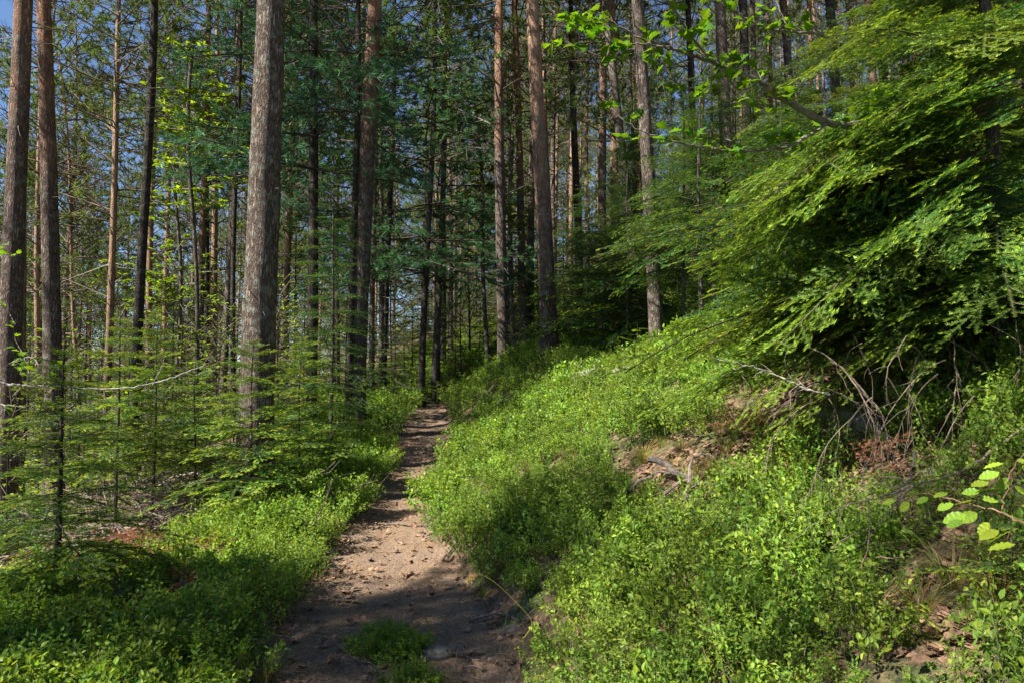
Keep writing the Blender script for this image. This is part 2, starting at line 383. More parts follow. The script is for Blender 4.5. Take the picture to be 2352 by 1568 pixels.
def fir_bough(L, seed, near=2, dark=(.028, .075, .016), tipc=(.17, .26, .03), bend=.12, droopy=0.0, tip=.06, wid=.50, outer=0):
    r = np.random.default_rng(seed); acc = Acc()
    l0 = (np.array([[0., 0, 0]]), np.array([[1., 0, 0]]), np.array([L]), np.array([[0., 0, 1]]))
    sp = {2: (.055, .032), 1: (.08, .05), 0: (.16, .10)}[near]
    l1 = child(l0, sp[0] * max(1, L ** .5), wid, .10, 50, 1, .11, .75, r, .05)
    l2 = child(l1, sp[1] * max(1, L ** .3), .42, .12, 46, 1, .13, .7, r, .03)
    lv = [l0, l1, l2]
    if L > 1.4 and near > 0: lv.append(child(l2, .05, .4, .2, 45, 1, .1, .7, r, .025))
    for i, l in enumerate(lv):
        w_ = (.0055 * L + .001, .0016 * L ** .5 + .0010, .0011, .0008)[i]
        segs_sub(acc, l[0], l[1], l[2], w_, w_ * .25, (10, 4, 1, 1)[i], 0, WOODC if i else (.075, .055, .04), 4 if i == 0 else 3)
    nsp, nl, nw = {2: (.0032, .021, .0056), 1: (.007, .028, .0085), 0: (.018, .05, .013)}[near]
    for l in lv[1:]:
        twig_needles(acc, l, nsp, nl, nw, dark, tipc, r, tip=tip)
    l0b = (l0[0] + [[L * .35, 0, 0]], l0[1], l0[2] * .65, l0[3]); twig_needles(acc, l0b, nsp, nl, nw, dark, tipc, r, tip=tip)
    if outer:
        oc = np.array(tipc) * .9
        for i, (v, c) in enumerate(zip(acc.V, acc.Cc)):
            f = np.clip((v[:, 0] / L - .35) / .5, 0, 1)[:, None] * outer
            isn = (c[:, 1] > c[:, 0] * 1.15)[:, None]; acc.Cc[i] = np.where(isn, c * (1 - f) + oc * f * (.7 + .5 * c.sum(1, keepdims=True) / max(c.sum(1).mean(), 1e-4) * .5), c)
    def xf(V):
        V = V.copy(); x = V[:, 0] / L
        V[:, 2] += L * (.10 * x - (.10 + bend) * x * x) - np.abs(V[:, 1]) * (.12 + droopy) + .03 * L * np.sin(V[:, 0] * 5 + seed) * .3
        return V
    return acc.mesh('fir_bough', [M_WOOD, M_NEEDLE], False, xf)

def scots_crown(seed, Hc=10.0, R=2.4, nl=68, ndl=44):
    r = np.random.default_rng(seed); acc = Acc()
    z = np.sort(r.random(nl)) * Hc * .96; az = r.random(nl) * 2 * np.pi
    prof = R * (.55 + .6 * np.sin(np.pi * np.clip(z / Hc * .85 + .12, 0, 1))) * (1 - .45 * (z / Hc) ** 3)
    L = prof * (.6 + .6 * r.random(nl)); el = np.radians(r.normal(size=nl) * 12 + 8 + 30 * z / Hc)
    D = np.stack([np.cos(az) * np.cos(el), np.sin(az) * np.cos(el), np.sin(el)], -1)
    Nn = nrm(np.array([[0, 0, 1.]]) - D * D[:, 2:3])
    l0 = (np.stack([0 * z, 0 * z, z], -1), D, L, Nn)
    l1 = child(l0, .30, .50, .30, 45, .75, .18, .4, r, .3)
    l2 = child(l1, .14, .45, .25, 45, .5, .2, .4, r, .18)
    segs(acc, l0[0], l0[0] + D * L[:, None], .024, .008, 0, (.12, .085, .065), 4)
    segs(acc, l1[0], l1[0] + l1[1] * l1[2][:, None], .009, .004, 0, (.11, .085, .065), 3)
    segs(acc, l2[0], l2[0] + l2[1] * l2[2][:, None], .006, .004, 0, (.11, .08, .06), 3)
    # tufts, in clumps with gaps between them
    keep = (r.random(len(l2[0])) < .92) & (fbm(l2[0][:, 0] * .9 + seed, l2[0][:, 2] * .9 + l2[0][:, 1] * .8) > -.08)
    P = (l2[0] + l2[1] * l2[2][:, None] * .55)[keep]; n = len(P)
    tw = (P, nrm(l2[1][keep] + [[0, 0, .35]]), np.full(n, .20), l2[3][keep])
    tc = (.110, .160, .038)
    col = np.array(tc) * (.7 + .6 * r.random((n, 1))) + r.normal(size=(n, 1)) * .004
    rep = ndl; idx = np.repeat(np.arange(n), rep)
    t = r.random(len(idx)) * tw[2][idx]
    d = nrm(tw[1][idx] * .6 + r.normal(size=(len(idx), 3)) * .62)
    blades(acc, P[idx] + tw[1][idx] * t[:, None], d, .11 + .07 * r.random(len(idx)), .019, 1, np.clip(col[idx], .005, 1) * (.85 + .3 * r.random((len(idx), 1))), r)
    # bare dead branches under the crown
    m = 14; z = -r.random(m) * 4.5; az = r.random(m) * 2 * np.pi; el = np.radians(r.normal(size=m) * 14)
    D = np.stack([np.cos(az) * np.cos(el), np.sin(az) * np.cos(el), np.sin(el)], -1)
    d0 = (np.stack([0 * z, 0 * z, z], -1), D, .5 + 1.5 * r.random(m), nrm(np.array([[0, 0, 1.]]) - D * D[:, 2:3]))
    d1 = child(d0, .3, .35, .3, 40, .4, .2, .5, r, .15)
    segs(acc, d0[0], d0[0] + D * d0[2][:, None], .016, .006, 0, (.17, .15, .13), 3)
    segs(acc, d1[0], d1[0] + d1[1] * d1[2][:, None], .007, .003, 0, (.17, .15, .13), 3)
    return acc.mesh('scots_crown', [M_WOOD, M_PINE])

def soft_crown(seed, Hc=13.0, R=3.0, nw=15):
    """long drooping branches carrying soft blue-green plumes"""
    r = np.random.default_rng(seed); acc = Acc()
    z = np.repeat(np.linspace(0, Hc * .97, nw) + r.normal(size=nw) * .2, 4); n = len(z); az = r.random(n) * 2 * np.pi
    L = R * (1.0 - .75 * (z / Hc)) * (.55 + .6 * r.random(n)) + .3
    el = np.radians(r.normal(size=n) * 7 - 4 + 35 * (z / Hc) ** 2)
    D = np.stack([np.cos(az) * np.cos(el), np.sin(az) * np.cos(el), np.sin(el)], -1); Nn = nrm(np.array([[0, 0, 1.]]) - D * D[:, 2:3])
    l0 = (np.stack([0 * z, 0 * z, z], -1), D, L, Nn)
    l1 = child(l0, .26, .42, .30, 48, .9, .12, .5, r, .3)
    l2 = child(l1, .15, .40, .25, 42, .8, .15, .4, r, .15)
    segs(acc, l0[0], l0[0] + D * L[:, None], .028, .01, 0, (.055, .042, .033), 4)
    segs(acc, l1[0], l1[0] + l1[1] * l1[2][:, None], .010, .005, 0, (.055, .042, .033), 3)
    E = np.concatenate([l2[0] + l2[1] * l2[2][:, None] * .4, l1[0] + l1[1] * l1[2][:, None]]); DD = np.concatenate([l2[1], l1[1]])
    n = len(E); idx = np.repeat(np.arange(n), 34)
    col = np.array([.055, .135, .060]) * (.65 + .7 * r.random((n, 1)))
    d = nrm(DD[idx] * 1.0 + r.normal(size=(len(idx), 3)) * .42 + [[0, 0, -.12]])
    blades(acc, E[idx] + DD[idx] * (r.random(len(idx)) * .22)[:, None], d, .14 + .07 * r.random(len(idx)), .015, 1, col[idx], r)
    return acc.mesh('soft_crown', [M_WOOD, M_PINE])

def leafy_crown(seed, Hc=3.0, R=1.1, ll=.075, col=(.12, .19, .022), nl=22, per=5, flat=.85):
    r = np.random.default_rng(seed); acc = Acc()
    z = np.sort(r.random(nl)) * Hc; az = r.random(nl) * 2 * np.pi
    L = R * (.5 + .6 * r.random(nl)) * (1.1 - .6 * z / Hc); el = np.radians(r.normal(size=nl) * 12 + 15 + 35 * z / Hc)
    D = np.stack([np.cos(az) * np.cos(el), np.sin(az) * np.cos(el), np.sin(el)], -1); Nn = nrm(np.array([[0, 0, 1.]]) - D * D[:, 2:3])
    l0 = (np.stack([0 * z, 0 * z, z], -1), D, L, Nn)
    l1 = child(l0, .17, .42, .25, 45, flat, .15, .5, r, .12); l2 = child(l1, .11, .4, .2, 45, flat, .15, .4, r, .08)
    for l, a, b in ((l0, .010, .004), (l1, .005, .002), (l2, .003, .0015)):
        segs(acc, l[0], l[0] + l[1] * l[2][:, None], a, b, 0, (.13, .11, .08), 3)
    P, Dd, Ll, Nl = l2; idx = np.repeat(np.arange(len(P)), per); t = r.random(len(idx)) ** .7 * Ll[idx]
    a = r.random(len(idx)) * 2 * np.pi
    d = nrm(Dd[idx] * .6 + np.stack([np.cos(a), np.sin(a), 0 * a - .1], -1))
    up = nrm(np.array([[0, 0, 1.]]) + r.normal(size=(len(idx), 3)) * .45)
    c = np.array(col) * (.65 + .7 * r.random((len(idx), 1)))
    leafquads(acc, P[idx] + Dd[idx] * t[:, None], d, up, ll * (.7 + .6 * r.random(len(idx))), ll * .52, 1, c, .2)
    return acc.mesh('leafy_crown', [M_WOOD, M_LEAF])

SCOTS = [scots_crown(100 + i, 10 + (i % 3), 2.2 + .25 * (i % 4)) for i in range(6)]
SOFT = [soft_crown(200 + i, 13, 3.2) for i in range(3)]
LEAFY = [leafy_crown(300 + i, col=(.16, .24, .026), nl=28) for i in range(4)]
LEAFY_Y = [leafy_crown(310 + i, 3.2, 1.1, .095, (.15, .215, .022), 36, 11) for i in range(2)]
FIR_N = [fir_bough(.85, 400 + i, 2, dark=(.065, .135, .024), tipc=(.26, .34, .035)) for i in range(4)]
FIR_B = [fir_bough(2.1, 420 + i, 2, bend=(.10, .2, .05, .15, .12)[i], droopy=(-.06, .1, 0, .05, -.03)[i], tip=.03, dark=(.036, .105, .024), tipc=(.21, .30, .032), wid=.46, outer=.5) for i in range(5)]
FIR_M = [fir_bough(1.3, 440 + i, 1, dark=(.036, .10, .024), tipc=(.17, .25, .03), bend=.1 + .05 * i, wid=.6, tip=.05) for i in range(4)]

def fir_crown(seed, Hc=4.5, R=1.5):
    r = np.random.default_rng(seed); acc = Acc(); b = []
    z = []; 
    zz = .25
    while zz < Hc * .97:
        k = 6; z += [zz + r.normal() * .04 for _ in range(k)]; zz += .22 + .10 * (1 - zz / Hc)
    z = np.array(z); n = len(z); az = r.random(n) * 2 * np.pi
    L = R * (1.02 - z / Hc) ** .75 * (.7 + .5 * r.random(n)) + .08; el = np.radians(r.normal(size=n) * 6 - 8 + 30 * (z / Hc) ** 2)
    D = np.stack([np.cos(az) * np.cos(el), np.sin(az) * np.cos(el), np.sin(el)], -1); Nn = nrm(np.array([[0, 0, 1.]]) - D * D[:, 2:3])
    l0 = (np.stack([0 * z, 0 * z, z], -1), D, L, Nn)
    l1 = child(l0, .11, .45, .15, 50, 1, .1, .7, r, .08); l2 = child(l1, .08, .4, .15, 48, 1, .1, .6, r, .05)
    segs(acc, l0[0], l0[0] + D * L[:, None], .010, .004, 0, WOODC, 3)
    segs(acc, l1[0], l1[0] + l1[1] * l1[2][:, None], .004, .002, 0, WOODC, 3)
    for l in (l1, l2): twig_needles(acc, l, .02, .045, .012, (.028, .075, .018), (.12, .20, .03), r, tip=.05)
    return acc.mesh('fir_crown', [M_WOOD, M_NEEDLE])
FIRC = [fir_crown(460 + i) for i in range(3)]

# ------------------------------------------------------------------ trees
def trunk_mesh(p0, top, r0, r1, bark, k=14, rings=40, seed=0, flare=.45, wob=.05, rough=.02):
    r = np.random.default_rng(seed); n = rings
    t = np.linspace(0, 1, n) ** 1.25
    Ln = np.linalg.norm(np.array(top) - np.array(p0))
    P = np.array(p0)[None] * (1 - t)[:, None] + np.array(top)[None] * t[:, None]
    ph = r.random(4) * 6
    P[:, 0] += wob * (np.sin(t * 7 + ph[0]) - np.sin(ph[0])) * t; P[:, 1] += wob * (np.sin(t * 6 + ph[1]) - np.sin(ph[1])) * t
    hgt = t * Ln
    R = (r0 * (1 - t) ** .8 + r1 * t) * (1 + flare * np.exp(-np.maximum(hgt - .3, 0) / .35))
    acc = Acc(); th = np.arange(k) * 2 * np.pi / k
    Rn = R[:, None] * (1 + rough * 2 * fbm(th[None] * 1.5 + seed + 0 * hgt[:, None], hgt[:, None] * 3) + .35 * flare * np.exp(-hgt / .4)[:, None] * np.cos(th * 4 + ph[2])[None])
    V = np.stack([P[:, None, 0] + Rn * np.cos(th), P[:, None, 1] + Rn * np.sin(th), P[:, None, 2] + 0 * Rn], -1).reshape(-1, 3)
    i = np.arange(n - 1)[:, None] * k; j = np.arange(k)[None]; jj_ = (j + 1) % k
    acc.add(V, np.stack([i + j, i + jj_, i + k + jj_, i + k + j], -1).reshape(-1, 4))
    return acc.mesh('trunk', [bark], True), P, t

def stub_mesh(seed):
    r = np.random.default_rng(seed); acc = Acc(); d = np.array([1., 0, 0]); pp = [np.zeros(3)]; n = 5; L_ = r.uniform(.05, .35)
    for i in range(n): d = nrm(d + r.normal(size=3) * .16); pp.append(pp[-1] + d * L_ / n)
    tube(acc, np.array(pp), np.linspace(.011, .004, n + 1), 5, 0, (.09, .075, .062), cap=True)
    if L_ > .25: tube(acc, np.array([pp[3], pp[3] + nrm(d + r.normal(size=3) * .6) * .18]), [.005, .002], 4, 0, (.09, .075, .062))
    return acc.mesh('branch_stub', [M_WOOD])
STUBS = [stub_mesh(850 + i) for i in range(6)]
tree_n = 0
def pine(label, pt, pb, yb, w_px, d, bark, Ht=19, crown='scots', cb=None, cs=1.0, group=None, k=14, kind='scots_pine', ytop=0, near=False, cat='pine tree'):
    """pt: image column of the trunk at row ytop; pb: column at row yb; w_px: width there; d: metres away"""
    global tree_n
    tree_n += 1; s = tree_n
    a = at(pt, ytop, d); b = at(pb, yb, d); dirv = (a - b); dirv /= dirv.z
    r0 = w_px * d / F / 2
    g = b.copy()
    for _ in range(5): g = b + dirv * (h1(g.x, g.y) - b.z)
    root = thing(kind, label, cat, g, 0, group)
    top = dirv * Ht
    me, P, t = trunk_mesh(-dirv * .25, top, r0, .035, bark, k if not near else 28, 40 if not near else 110, s, flare=.4 if not near else .45, wob=.11 if d > 12 else .05)
    part('trunk', me, root)
    if near:
        for q_ in range(int(Ht * .9)):
            f_ = random.uniform(.10, .62); p_ = P[int(np.searchsorted(t, f_))]; a_ = random.random() * 6.28; rs = r0 * (1 - f_) ** .8
            part('branch_stub', STUBS[q_ % 6], root, (p_[0] + rs * .6 * math.cos(a_), p_[1] + rs * .6 * math.sin(a_), p_[2]), (0, random.uniform(-.3, .35), a_), random.uniform(.5, 1.2) * (1 + 1.5 * max(0, f_ - .3)))
    if crown:
        cbz = cb if cb is not None else Ht * .45
        if crown == 'scots' and d > 16: cbz -= 2.0
        lib = {'scots': SCOTS, 'soft': SOFT, 'leafy': LEAFY, 'yellow': LEAFY_Y, 'fir': FIRC}[crown]
        base_h = {'scots': 10.5, 'soft': 13, 'leafy': 3, 'yellow': 3.2, 'fir': 4.5}[crown]
        sc_ = (Ht - cbz) / base_h
        f = cbz / Ht
        part('crown', lib[s % len(lib)], root, dirv * cbz + Vector((0, 0, 0)), (0, 0, random.random() * 6.28), (sc_ * cs, sc_ * cs, sc_), kind='stuff' if False else None)
    return root

G1 = 'tall pines standing close to the path'
pine('broad brown flaky pine trunk, leftmost of all at the left edge', 52, 14, 1045, 50, 9.0, B_SCOTS, 18, cb=10, near=True)
pine('slim straight trunk half hidden just right of the leftmost broad pine', 66, 46, 1060, 20, 11.5, B_ORANGE, 17, cb=9.5, near=True)
pine('orange-topped pine with flaking grey lower bark, second broad trunk from the left edge', 108, 124, 1080, 42, 11.0, B_SCOTS, 19, cb=10.5, near=True)
pine('slender reddish pine with kinked upper trunk above the pale fallen limb', 272, 243, 1000, 17, 19, B_ORANGE, 18, cb=8.5)
pine('thin nearly black trunk between the two reddish pines on the left', 336, 311, 860, 23, 13.0, B_DARK, 17, cb=10)
pine('orange pine with forked bare branches right of the black trunk', 358, 343, 870, 16, 22, B_ORANGE, 17, cb=8)
pine('rough grey pine behind the yellow-leaved oak crown', 471, 455, 920, 19, 21, B_SCOTS, 20, cb=11)
pine('dark slim pine touching the rough grey pine behind the oak crown', 482, 475, 920, 15, 22, B_DARK, 19, cb=10)
pine('pale grey-barked pine just left of the thickest trunk, lit on one side', 552, 512, 900, 17, 20, B_GREY, 19, cb=9)
pine('thickest pine trunk in the photo, grey cracked bark, left of the path', 620, 583, 1080, 80, 8.6, B_GREY, 22, cb=12.5, near=True)
pine('leaning pink-barked pine seen just right of the thickest trunk', 697, 640, 1000, 16, 24, B_ORANGE, 20, cb=10)
pine('dark straight pine with long level branches between the thickest trunk and the path', 731, 714, 980, 26, 13.5, B_DARK, 17, crown='soft', cb=5.2, cs=.95, near=True, kind='white_pine')
pine('very thin dark conifer stem just left of the red-barked pine by the path', 811, 800, 980, 14, 13.0, B_DARK, 15, crown='soft', cb=6.0, cs=.7, kind='white_pine')
pine('big red-brown pine with blackened base at the left edge of the path bend', 853, 814, 985, 44, 13.2, B_SCOTS, 21, cb=11, near=True)
pine('pale pink pine trunk hidden behind the red-brown pine by the path bend', 829, 800, 900, 16, 24, B_ORANGE, 21, cb=12)
pine('brown pine with dead side branches standing on the bank above the path end', 1142, 1157, 848, 27, 18.0, B_SCOTS, 20, cb=8.8, near=True)
pine('slim gently curved pine just right of the brown pine with dead branches', 1175, 1206, 833, 20, 22.0, B_SCOTS, 21, cb=10, near=True)
pine('tall pale orange pine on the bank with dark furrowed foot', 1229, 1264, 826, 40, 15.0, B_ORANGE, 22, cb=12, near=True)
pine('narrow orange trunk close behind the tall pale orange pine', 1247, 1275, 800, 12, 26, B_ORANGE, 21, cb=12)
pine('dark brown pine right of the tall pale pine, rising behind the fir sprays', 1316, 1334, 740, 19, 23, B_DARK, 20, cb=11)
pine('thin pale orange stem left of the dark brown pine behind the fir sprays', 1308, 1311, 720, 12, 31, B_ORANGE, 20, cb=12)
pine('thin brown stem in the gap behind the oak leaves', 1350, 1350, 700, 12, 34, B_SCOTS, 20, cb=12)
pine('medium brown pine passing behind the leftmost oak leaf tips', 1379, 1384, 690, 22, 20, B_SCOTS, 20, cb=11)
pine('pinkish trunk leaning to the left behind the oak leaves', 1396, 1466, 700, 24, 19, B_GREY, 21, cb=12)
pine('stout trunk with a sunlit flaky white foot beside the fir boughs', 1470, 1511, 835, 34, 13.0, B_GREY, 20, cb=10, near=True)
pine('broad pinkish-grey pine behind the long oak limb', 1655, 1686, 700, 32, 17, B_GREY, 21, cb=11)
pine('dark pine just right of the broad pinkish-grey one', 1700, 1735, 650, 24, 19, B_DARK, 21, cb=11)
pine('light grey slim pine with sunny upper trunk behind the oak limb', 1724, 1744, 600, 15, 25, B_GREY, 21, cb=11)
pine('bright orange straight slender pine in the middle of the upper right gap', 1765, 1772, 600, 13, 27, B_ORANGE, 21, cb=11)
pine('grey pine with scaly bark right of the bright orange slender pine', 1801, 1842, 600, 21, 21, B_GREY, 21, cb=11)
pine('slim orange pine with pale bark scales deep in the upper right gap', 1853, 1872, 560, 13, 26, B_ORANGE, 20, cb=11)
pine('short visible orange stem beside the slim scaly orange pine', 1874, 1890, 560, 9, 33, B_ORANGE, 20, cb=12)
pine('thick dark pine at the right end of the gap above the fir', 1909, 1940, 560, 24, 19, B_DARK, 21, cb=11)
pine('faint pale trunk close right of the thick dark pine above the fir', 1948, 1972, 560, 11, 30, B_GREY, 21, cb=12)
pine('sunlit pinkish trunk at the top edge above the fir tree', 1994, 2030, 560, 18, 22, B_ORANGE, 21, cb=12)
pine('dark trunk touching the sunlit pinkish trunk at the top edge', 2016, 2060, 560, 23, 23, B_DARK, 21, cb=12)
pine('pale thin trunk glimpsed through the dark upper fir branches', 2200, 2235, 560, 14, 22, B_GREY, 21, cb=12)
pine('slender lichened oak stem leaning by the path end', 1098, 1121, 833, 11, 22, B_FIR, 9, crown='yellow', cb=3.5, cs=.8, kind='young_oak', ytop=300, cat='oak tree')
pine('thin crooked young oak left of the brown pine on the bank', 1165, 1180, 800, 10, 21, B_FIR, 9.5, crown='yellow', cb=3.5, cs=.6, kind='young_oak', ytop=300, cat='oak tree')
pine('dark soft-needled pine trunk standing where the path disappears', 985, 967, 925, 16, 19, B_DARK, 15, crown='soft', cb=3.4, cs=1.1, kind='white_pine', ytop=300)
pine('paler soft-needled pine leaning right beyond the path end', 1018, 998, 880, 17, 22, B_FIR, 16, crown='soft', cb=4.0, cs=1.15, kind='white_pine', ytop=300)
pine('soft-needled pine with blue-green plumes behind the red-brown pine', 895, 880, 900, 15, 21, B_DARK, 17, crown='soft', cb=4.2, cs=1.1, kind='white_pine', ytop=300)
pine('left one of two lit grey stems behind the red-brown pine by the path', 858, 853, 930, 14, 19, B_GREY, 18, cb=9, ytop=300)
pine('right one of two lit grey stems behind the red-brown pine by the path', 880, 874, 930, 12, 20, B_GREY, 18, cb=9, ytop=300)
pine('blue-green soft pine behind the thickest trunk', 540, 536, 900, 12, 17, B_DARK, 15, crown='soft', cb=6.0, cs=.9, kind='white_pine', ytop=300)
pine('yellow-leaved young oak reaching above the pines at upper left', 440, 448, 900, 9, 14, B_FIR, 8.6, crown='yellow', cb=5.2, cs=1.25, kind='young_oak', ytop=300, cat='oak tree')
pine('second yellow-green young oak crown seen left of the dark straight pine', 400, 400, 900, 8, 17, B_FIR, 7.5, crown='yellow', cb=3.5, cs=.9, kind='young_oak', ytop=300, cat='oak tree')
pine('leaning thin grey stem in the bright gap near the left edge', 160, 188, 1000, 9, 24, B_ORANGE, 15, cb=8, ytop=500)
pine('slim orange stem just right of the second broad trunk at the left', 88, 92, 1000, 14, 22, B_ORANGE, 18, cb=8, ytop=300)

# far pines: the same few crowns, many stems
G_FAR = {'left': ('slender distant pine on the slope falling away left of the path', 'far pines on the slope left of the path'),
         'mid': ('slender distant pine beyond the end of the path', 'far pines beyond the end of the path'),
         'right': ('slender distant pine on the hillside rising right of the path', 'far pines on the hillside right of the path')}
far_tr = [trunk_mesh((0, 0, -.4), (0.3 * math.cos(i), .2 * math.sin(i * 2), 20), .15, .03, [B_ORANGE, B_SCOTS, B_GREY, B_DARK][i % 4], 8, 24, 900 + i, wob=.12)[0] for i in range(8)]
placed = []
def far_pine(x, y, zone, s=1.0):
    lab, grp = G_FAR[zone]
    z = h1(x, y); i = random.randrange(8)
    root = thing('scots_pine', lab, 'pine tree', (x, y, z), random.random() * 6.28, grp)
    part('trunk', far_tr[i], root, scale=(s, s, s))
    cbz = random.uniform(4.0, 8.0) * s
    part('crown', SCOTS[random.randrange(6)], root, (0, 0, cbz), (0, 0, random.random() * 6.28), (s * .92, s * .92, (20 * s - cbz) / 10.5))
n_far = 0; tries = 0
while n_far < 150 and tries < 6000:
    tries += 1
    y = random.uniform(19, 75); u = random.uniform(-.85, .85); x = u * y
    if y < 26 and random.random() < .6: continue
    if any((x - a) ** 2 + (y - b) ** 2 < 2.2 ** 2 for a, b in placed): continue
    if abs(x - (path_l(y) + path_r(y)) / 2) < 1.2 and y < 30: continue
    placed.append((x, y)); n_far += 1
    far_pine(x, y, 'left' if u < -.18 else 'mid' if u < .02 else 'right', random.uniform(.8, 1.08))

# unseen pines added left and behind, to shade chosen spots and spare sunny ones
LIT = [on_ground(*p) for p in ((1100, 1120), (1300, 1000), (1200, 1070), (1400, 900), (1450, 960), (700, 1150), (880, 1090), (600, 1200), (930, 1150), (1300, 1480), (1500, 1400), (1650, 1350), (1900, 1330), (700, 1300))]
LIT += [at(1850, 450, 3.6), at(1900, 720, 3.4), at(2000, 560, 3.6), at(170, 1090, 4.3), at(580, 950, 7.5), at(1300, 640, 9)]
def blocks(x, y, z0, z1, z2, R=1.9):
    """how many of the sunny spots a crown (axis x, y from z1 to z2 above z0) would put in shade"""
    n = 0
    for g in LIT:
        for zc in np.arange(z0 + z1, z0 + z2, .7):
            k = (zc - g.z) / SUN_DIR.z
            if k > 0 and (g.x + SUN_DIR.x * k - x) ** 2 + (g.y + SUN_DIR.y * k - y) ** 2 < R * R: n += 1; break
    return n
for o in [o for o in C.objects if o.get('category') == 'pine tree' and o.location.y < 26]:
    ch = [c for c in o.children if c.name.startswith('crown')]
    if ch:
        nb = blocks(o.location.x + ch[0].location.x, o.location.y, o.location.z, ch[0].location.z, ch[0].location.z + 10)
        if nb: print('BLOCKS', nb, o['label'])
SH_T = []
for (px, py, hh) in ((880, 1400, 9), (920, 1510, 9.5), (1330, 1275, 9.5), (1400, 1220, 9), (1000, 1010, 9), (930, 1450, 9), (1450, 1040, 9), (2210, 1080, 8.5)):
    g = on_ground(px, py); k = (hh + 1.0) / SUN_DIR.z; SH_T.append((g.x + SUN_DIR.x * k, g.y + SUN_DIR.y * k, hh + g.z))  # crown set up the sun ray from a spot meant to be shaded
for _ in range(16): SH_T.append((random.uniform(-34, -7), random.uniform(-18, 10), 11))
cnt_off = 0
for i, (x, y, hh) in enumerate(SH_T):
    s = random.uniform(.9, 1.05); z0 = h1(x, y); forced = i < 8
    if x > -.80 * max(y, 0) - 2.2: print('in view', i); continue
    if not forced and any((x - a) ** 2 + (y - b) ** 2 < 3.0 ** 2 for a, b in placed): continue
    cb_ = 9 if not forced else hh - z0 - 1.8
    if forced: s = .32
    nb = blocks(x, y, z0, cb_, cb_ + 10 * s, 1.9 if not forced else 1.3)
    if forced: print('forced shade', i, 'blocks', nb)
    if nb and not forced: continue
    if nb > 7: continue
    placed.append((x, y)); cnt_off += 1
    root = thing('scots_pine', 'unseen pine added beyond the left edge for its shade', 'pine tree', (x, y, z0), random.random() * 6.28, 'unseen pines added on the left for shade')
    tz = (cb_ + 10.5 * s) / 20
    part('trunk', far_tr[i % 8], root, scale=(max(s, .7), max(s, .7), tz))
    part('crown', SCOTS[i % 6], root, (0, 0, cb_), (0, 0, random.random() * 6.28), (s * (1.25 if forced else 1), s * (1.25 if forced else 1), s * 1.0))
print('offscreen pines', cnt_off)

# ------------------------------------------------------------------ firs
def fir(label, px, py_or_none, d, Ht, R, lib, step=.17, per=5, zlo=.2, rt=.02, group=None, az_bias=None, el0=-6, L_lib=.85, dead=0, pos=None, shape=.75, name='silver_fir'):
    if pos is None:
        x = ray(px, 870).x * d; pos = (x, d)
    z0 = h1(*pos); root = thing(name, label, 'fir tree', (pos[0], pos[1], z0), 0, group)
    me, P, t = trunk_mesh((0, 0, -.1), (random.uniform(-.05, .05), random.uniform(-.05, .05), Ht), rt, .004, B_FIR if Ht > 2 else B_DARK, 10, 26, int(px) + 7, flare=.2, wob=.02)
    part('trunk', me, root)
    zz = zlo; c = 0
    while zz < Ht - .03:
        fr = 1 - zz / Ht; a0 = random.random() * 6.28
        for q_ in range(per):
            L = (R * fr ** shape + .05) * random.uniform(.7, 1.15)
            az = a0 + q_ * 6.283 / per + random.uniform(-.3, .3)
            if az_bias is not None:
                az = az_bias[0] + random.gauss(0, az_bias[1])
            el = math.radians(el0 + 38 * (1 - fr) ** 2 + random.gauss(0, 5))
            s = L / L_lib
            part('branch', random.choice(lib), root, (0, 0, zz + random.uniform(-.03, .03)), (random.gauss(0, .12), -el, az), (s, s * random.uniform(.85, 1.15), s))
            c += 1
        zz += step * (.6 + .6 * fr) * random.uniform(.85, 1.15)
    return root
GF = 'young silver firs under the pines left of the path'
fir('small silver fir with bright flat sprays at the lower left corner', 146, 0, 4.5, 1.75, .80, FIR_N, .16, 6, .28, .022)
fir('young fir whose thin dark stem stands left of the pale dead limb', 275, 0, 7.5, 2.5, 1.0, FIR_N, .20, 6, .9, .02)
fir('young fir with dark stem right above the brush pile', 356, 0, 8.2, 2.6, 1.1, FIR_N, .20, 6, .8, .02)
fir('young fir in front of the foot of the thickest pine', 577, 0, 7.6, 2.05, 1.15, FIR_N, .18, 6, .5, .022)
fir('fir sapling between the brush pile and the thickest pine', 456, 0, 9.0, 2.0, 1.1, FIR_N, .2, 6, .3, .02)
fir('taller fir sapling right behind the thickest pine', 690, 0, 9.5, 2.1, 1.15, FIR_N, .2, 6, .25, .02)
fir('slim tall fir with tiered dark boughs left of the red-brown pine', 762, 0, 11.5, 5.2, 1.3, FIR_M, .30, 5, .6, .035, L_lib=1.3)
SAP = [(200, 10.5, 1.8), (20, 9.5, 2.0), (420, 12, 2.4), (640, 13, 2.6), (300, 14, 3.0), (905, 18, 2.6), (880, 22, 3.5), (945, 24, 3.5), (60, 13, 3.4),
       (1045, 22, 2.0), (1100, 25, 3.0), (1220, 24, 3.4), (1300, 20, 4.2), (1010, 30, 4.5), (700, 19, 4), (610, 20, 4.5), (480, 18, 4), (350, 18, 4), (240, 20, 4.5), (90, 20, 4.5), (1340, 17, 3.2)]
for i, (px, d, hh) in enumerate(SAP):
    x = ray(px, 870).x * d; s = hh / 4.5
    root = thing('silver_fir', ['small fir filling the undergrowth between the pine trunks left of the path', 'small fir in the undergrowth beyond the end of the path'][px > 850], 'fir tree', (x, d, h1(x, d)), random.random() * 6,
                 ['small firs between the trunks left of the path', 'small firs beyond the end of the path'][px > 850])
    part('trunk', far_tr[3], root, scale=(.22 * s, .22 * s, .22 * s)); part('crown', FIRC[i % 3], root, (0, 0, 0), (0, 0, random.random() * 6), (s * 1.15, s * 1.15, s))
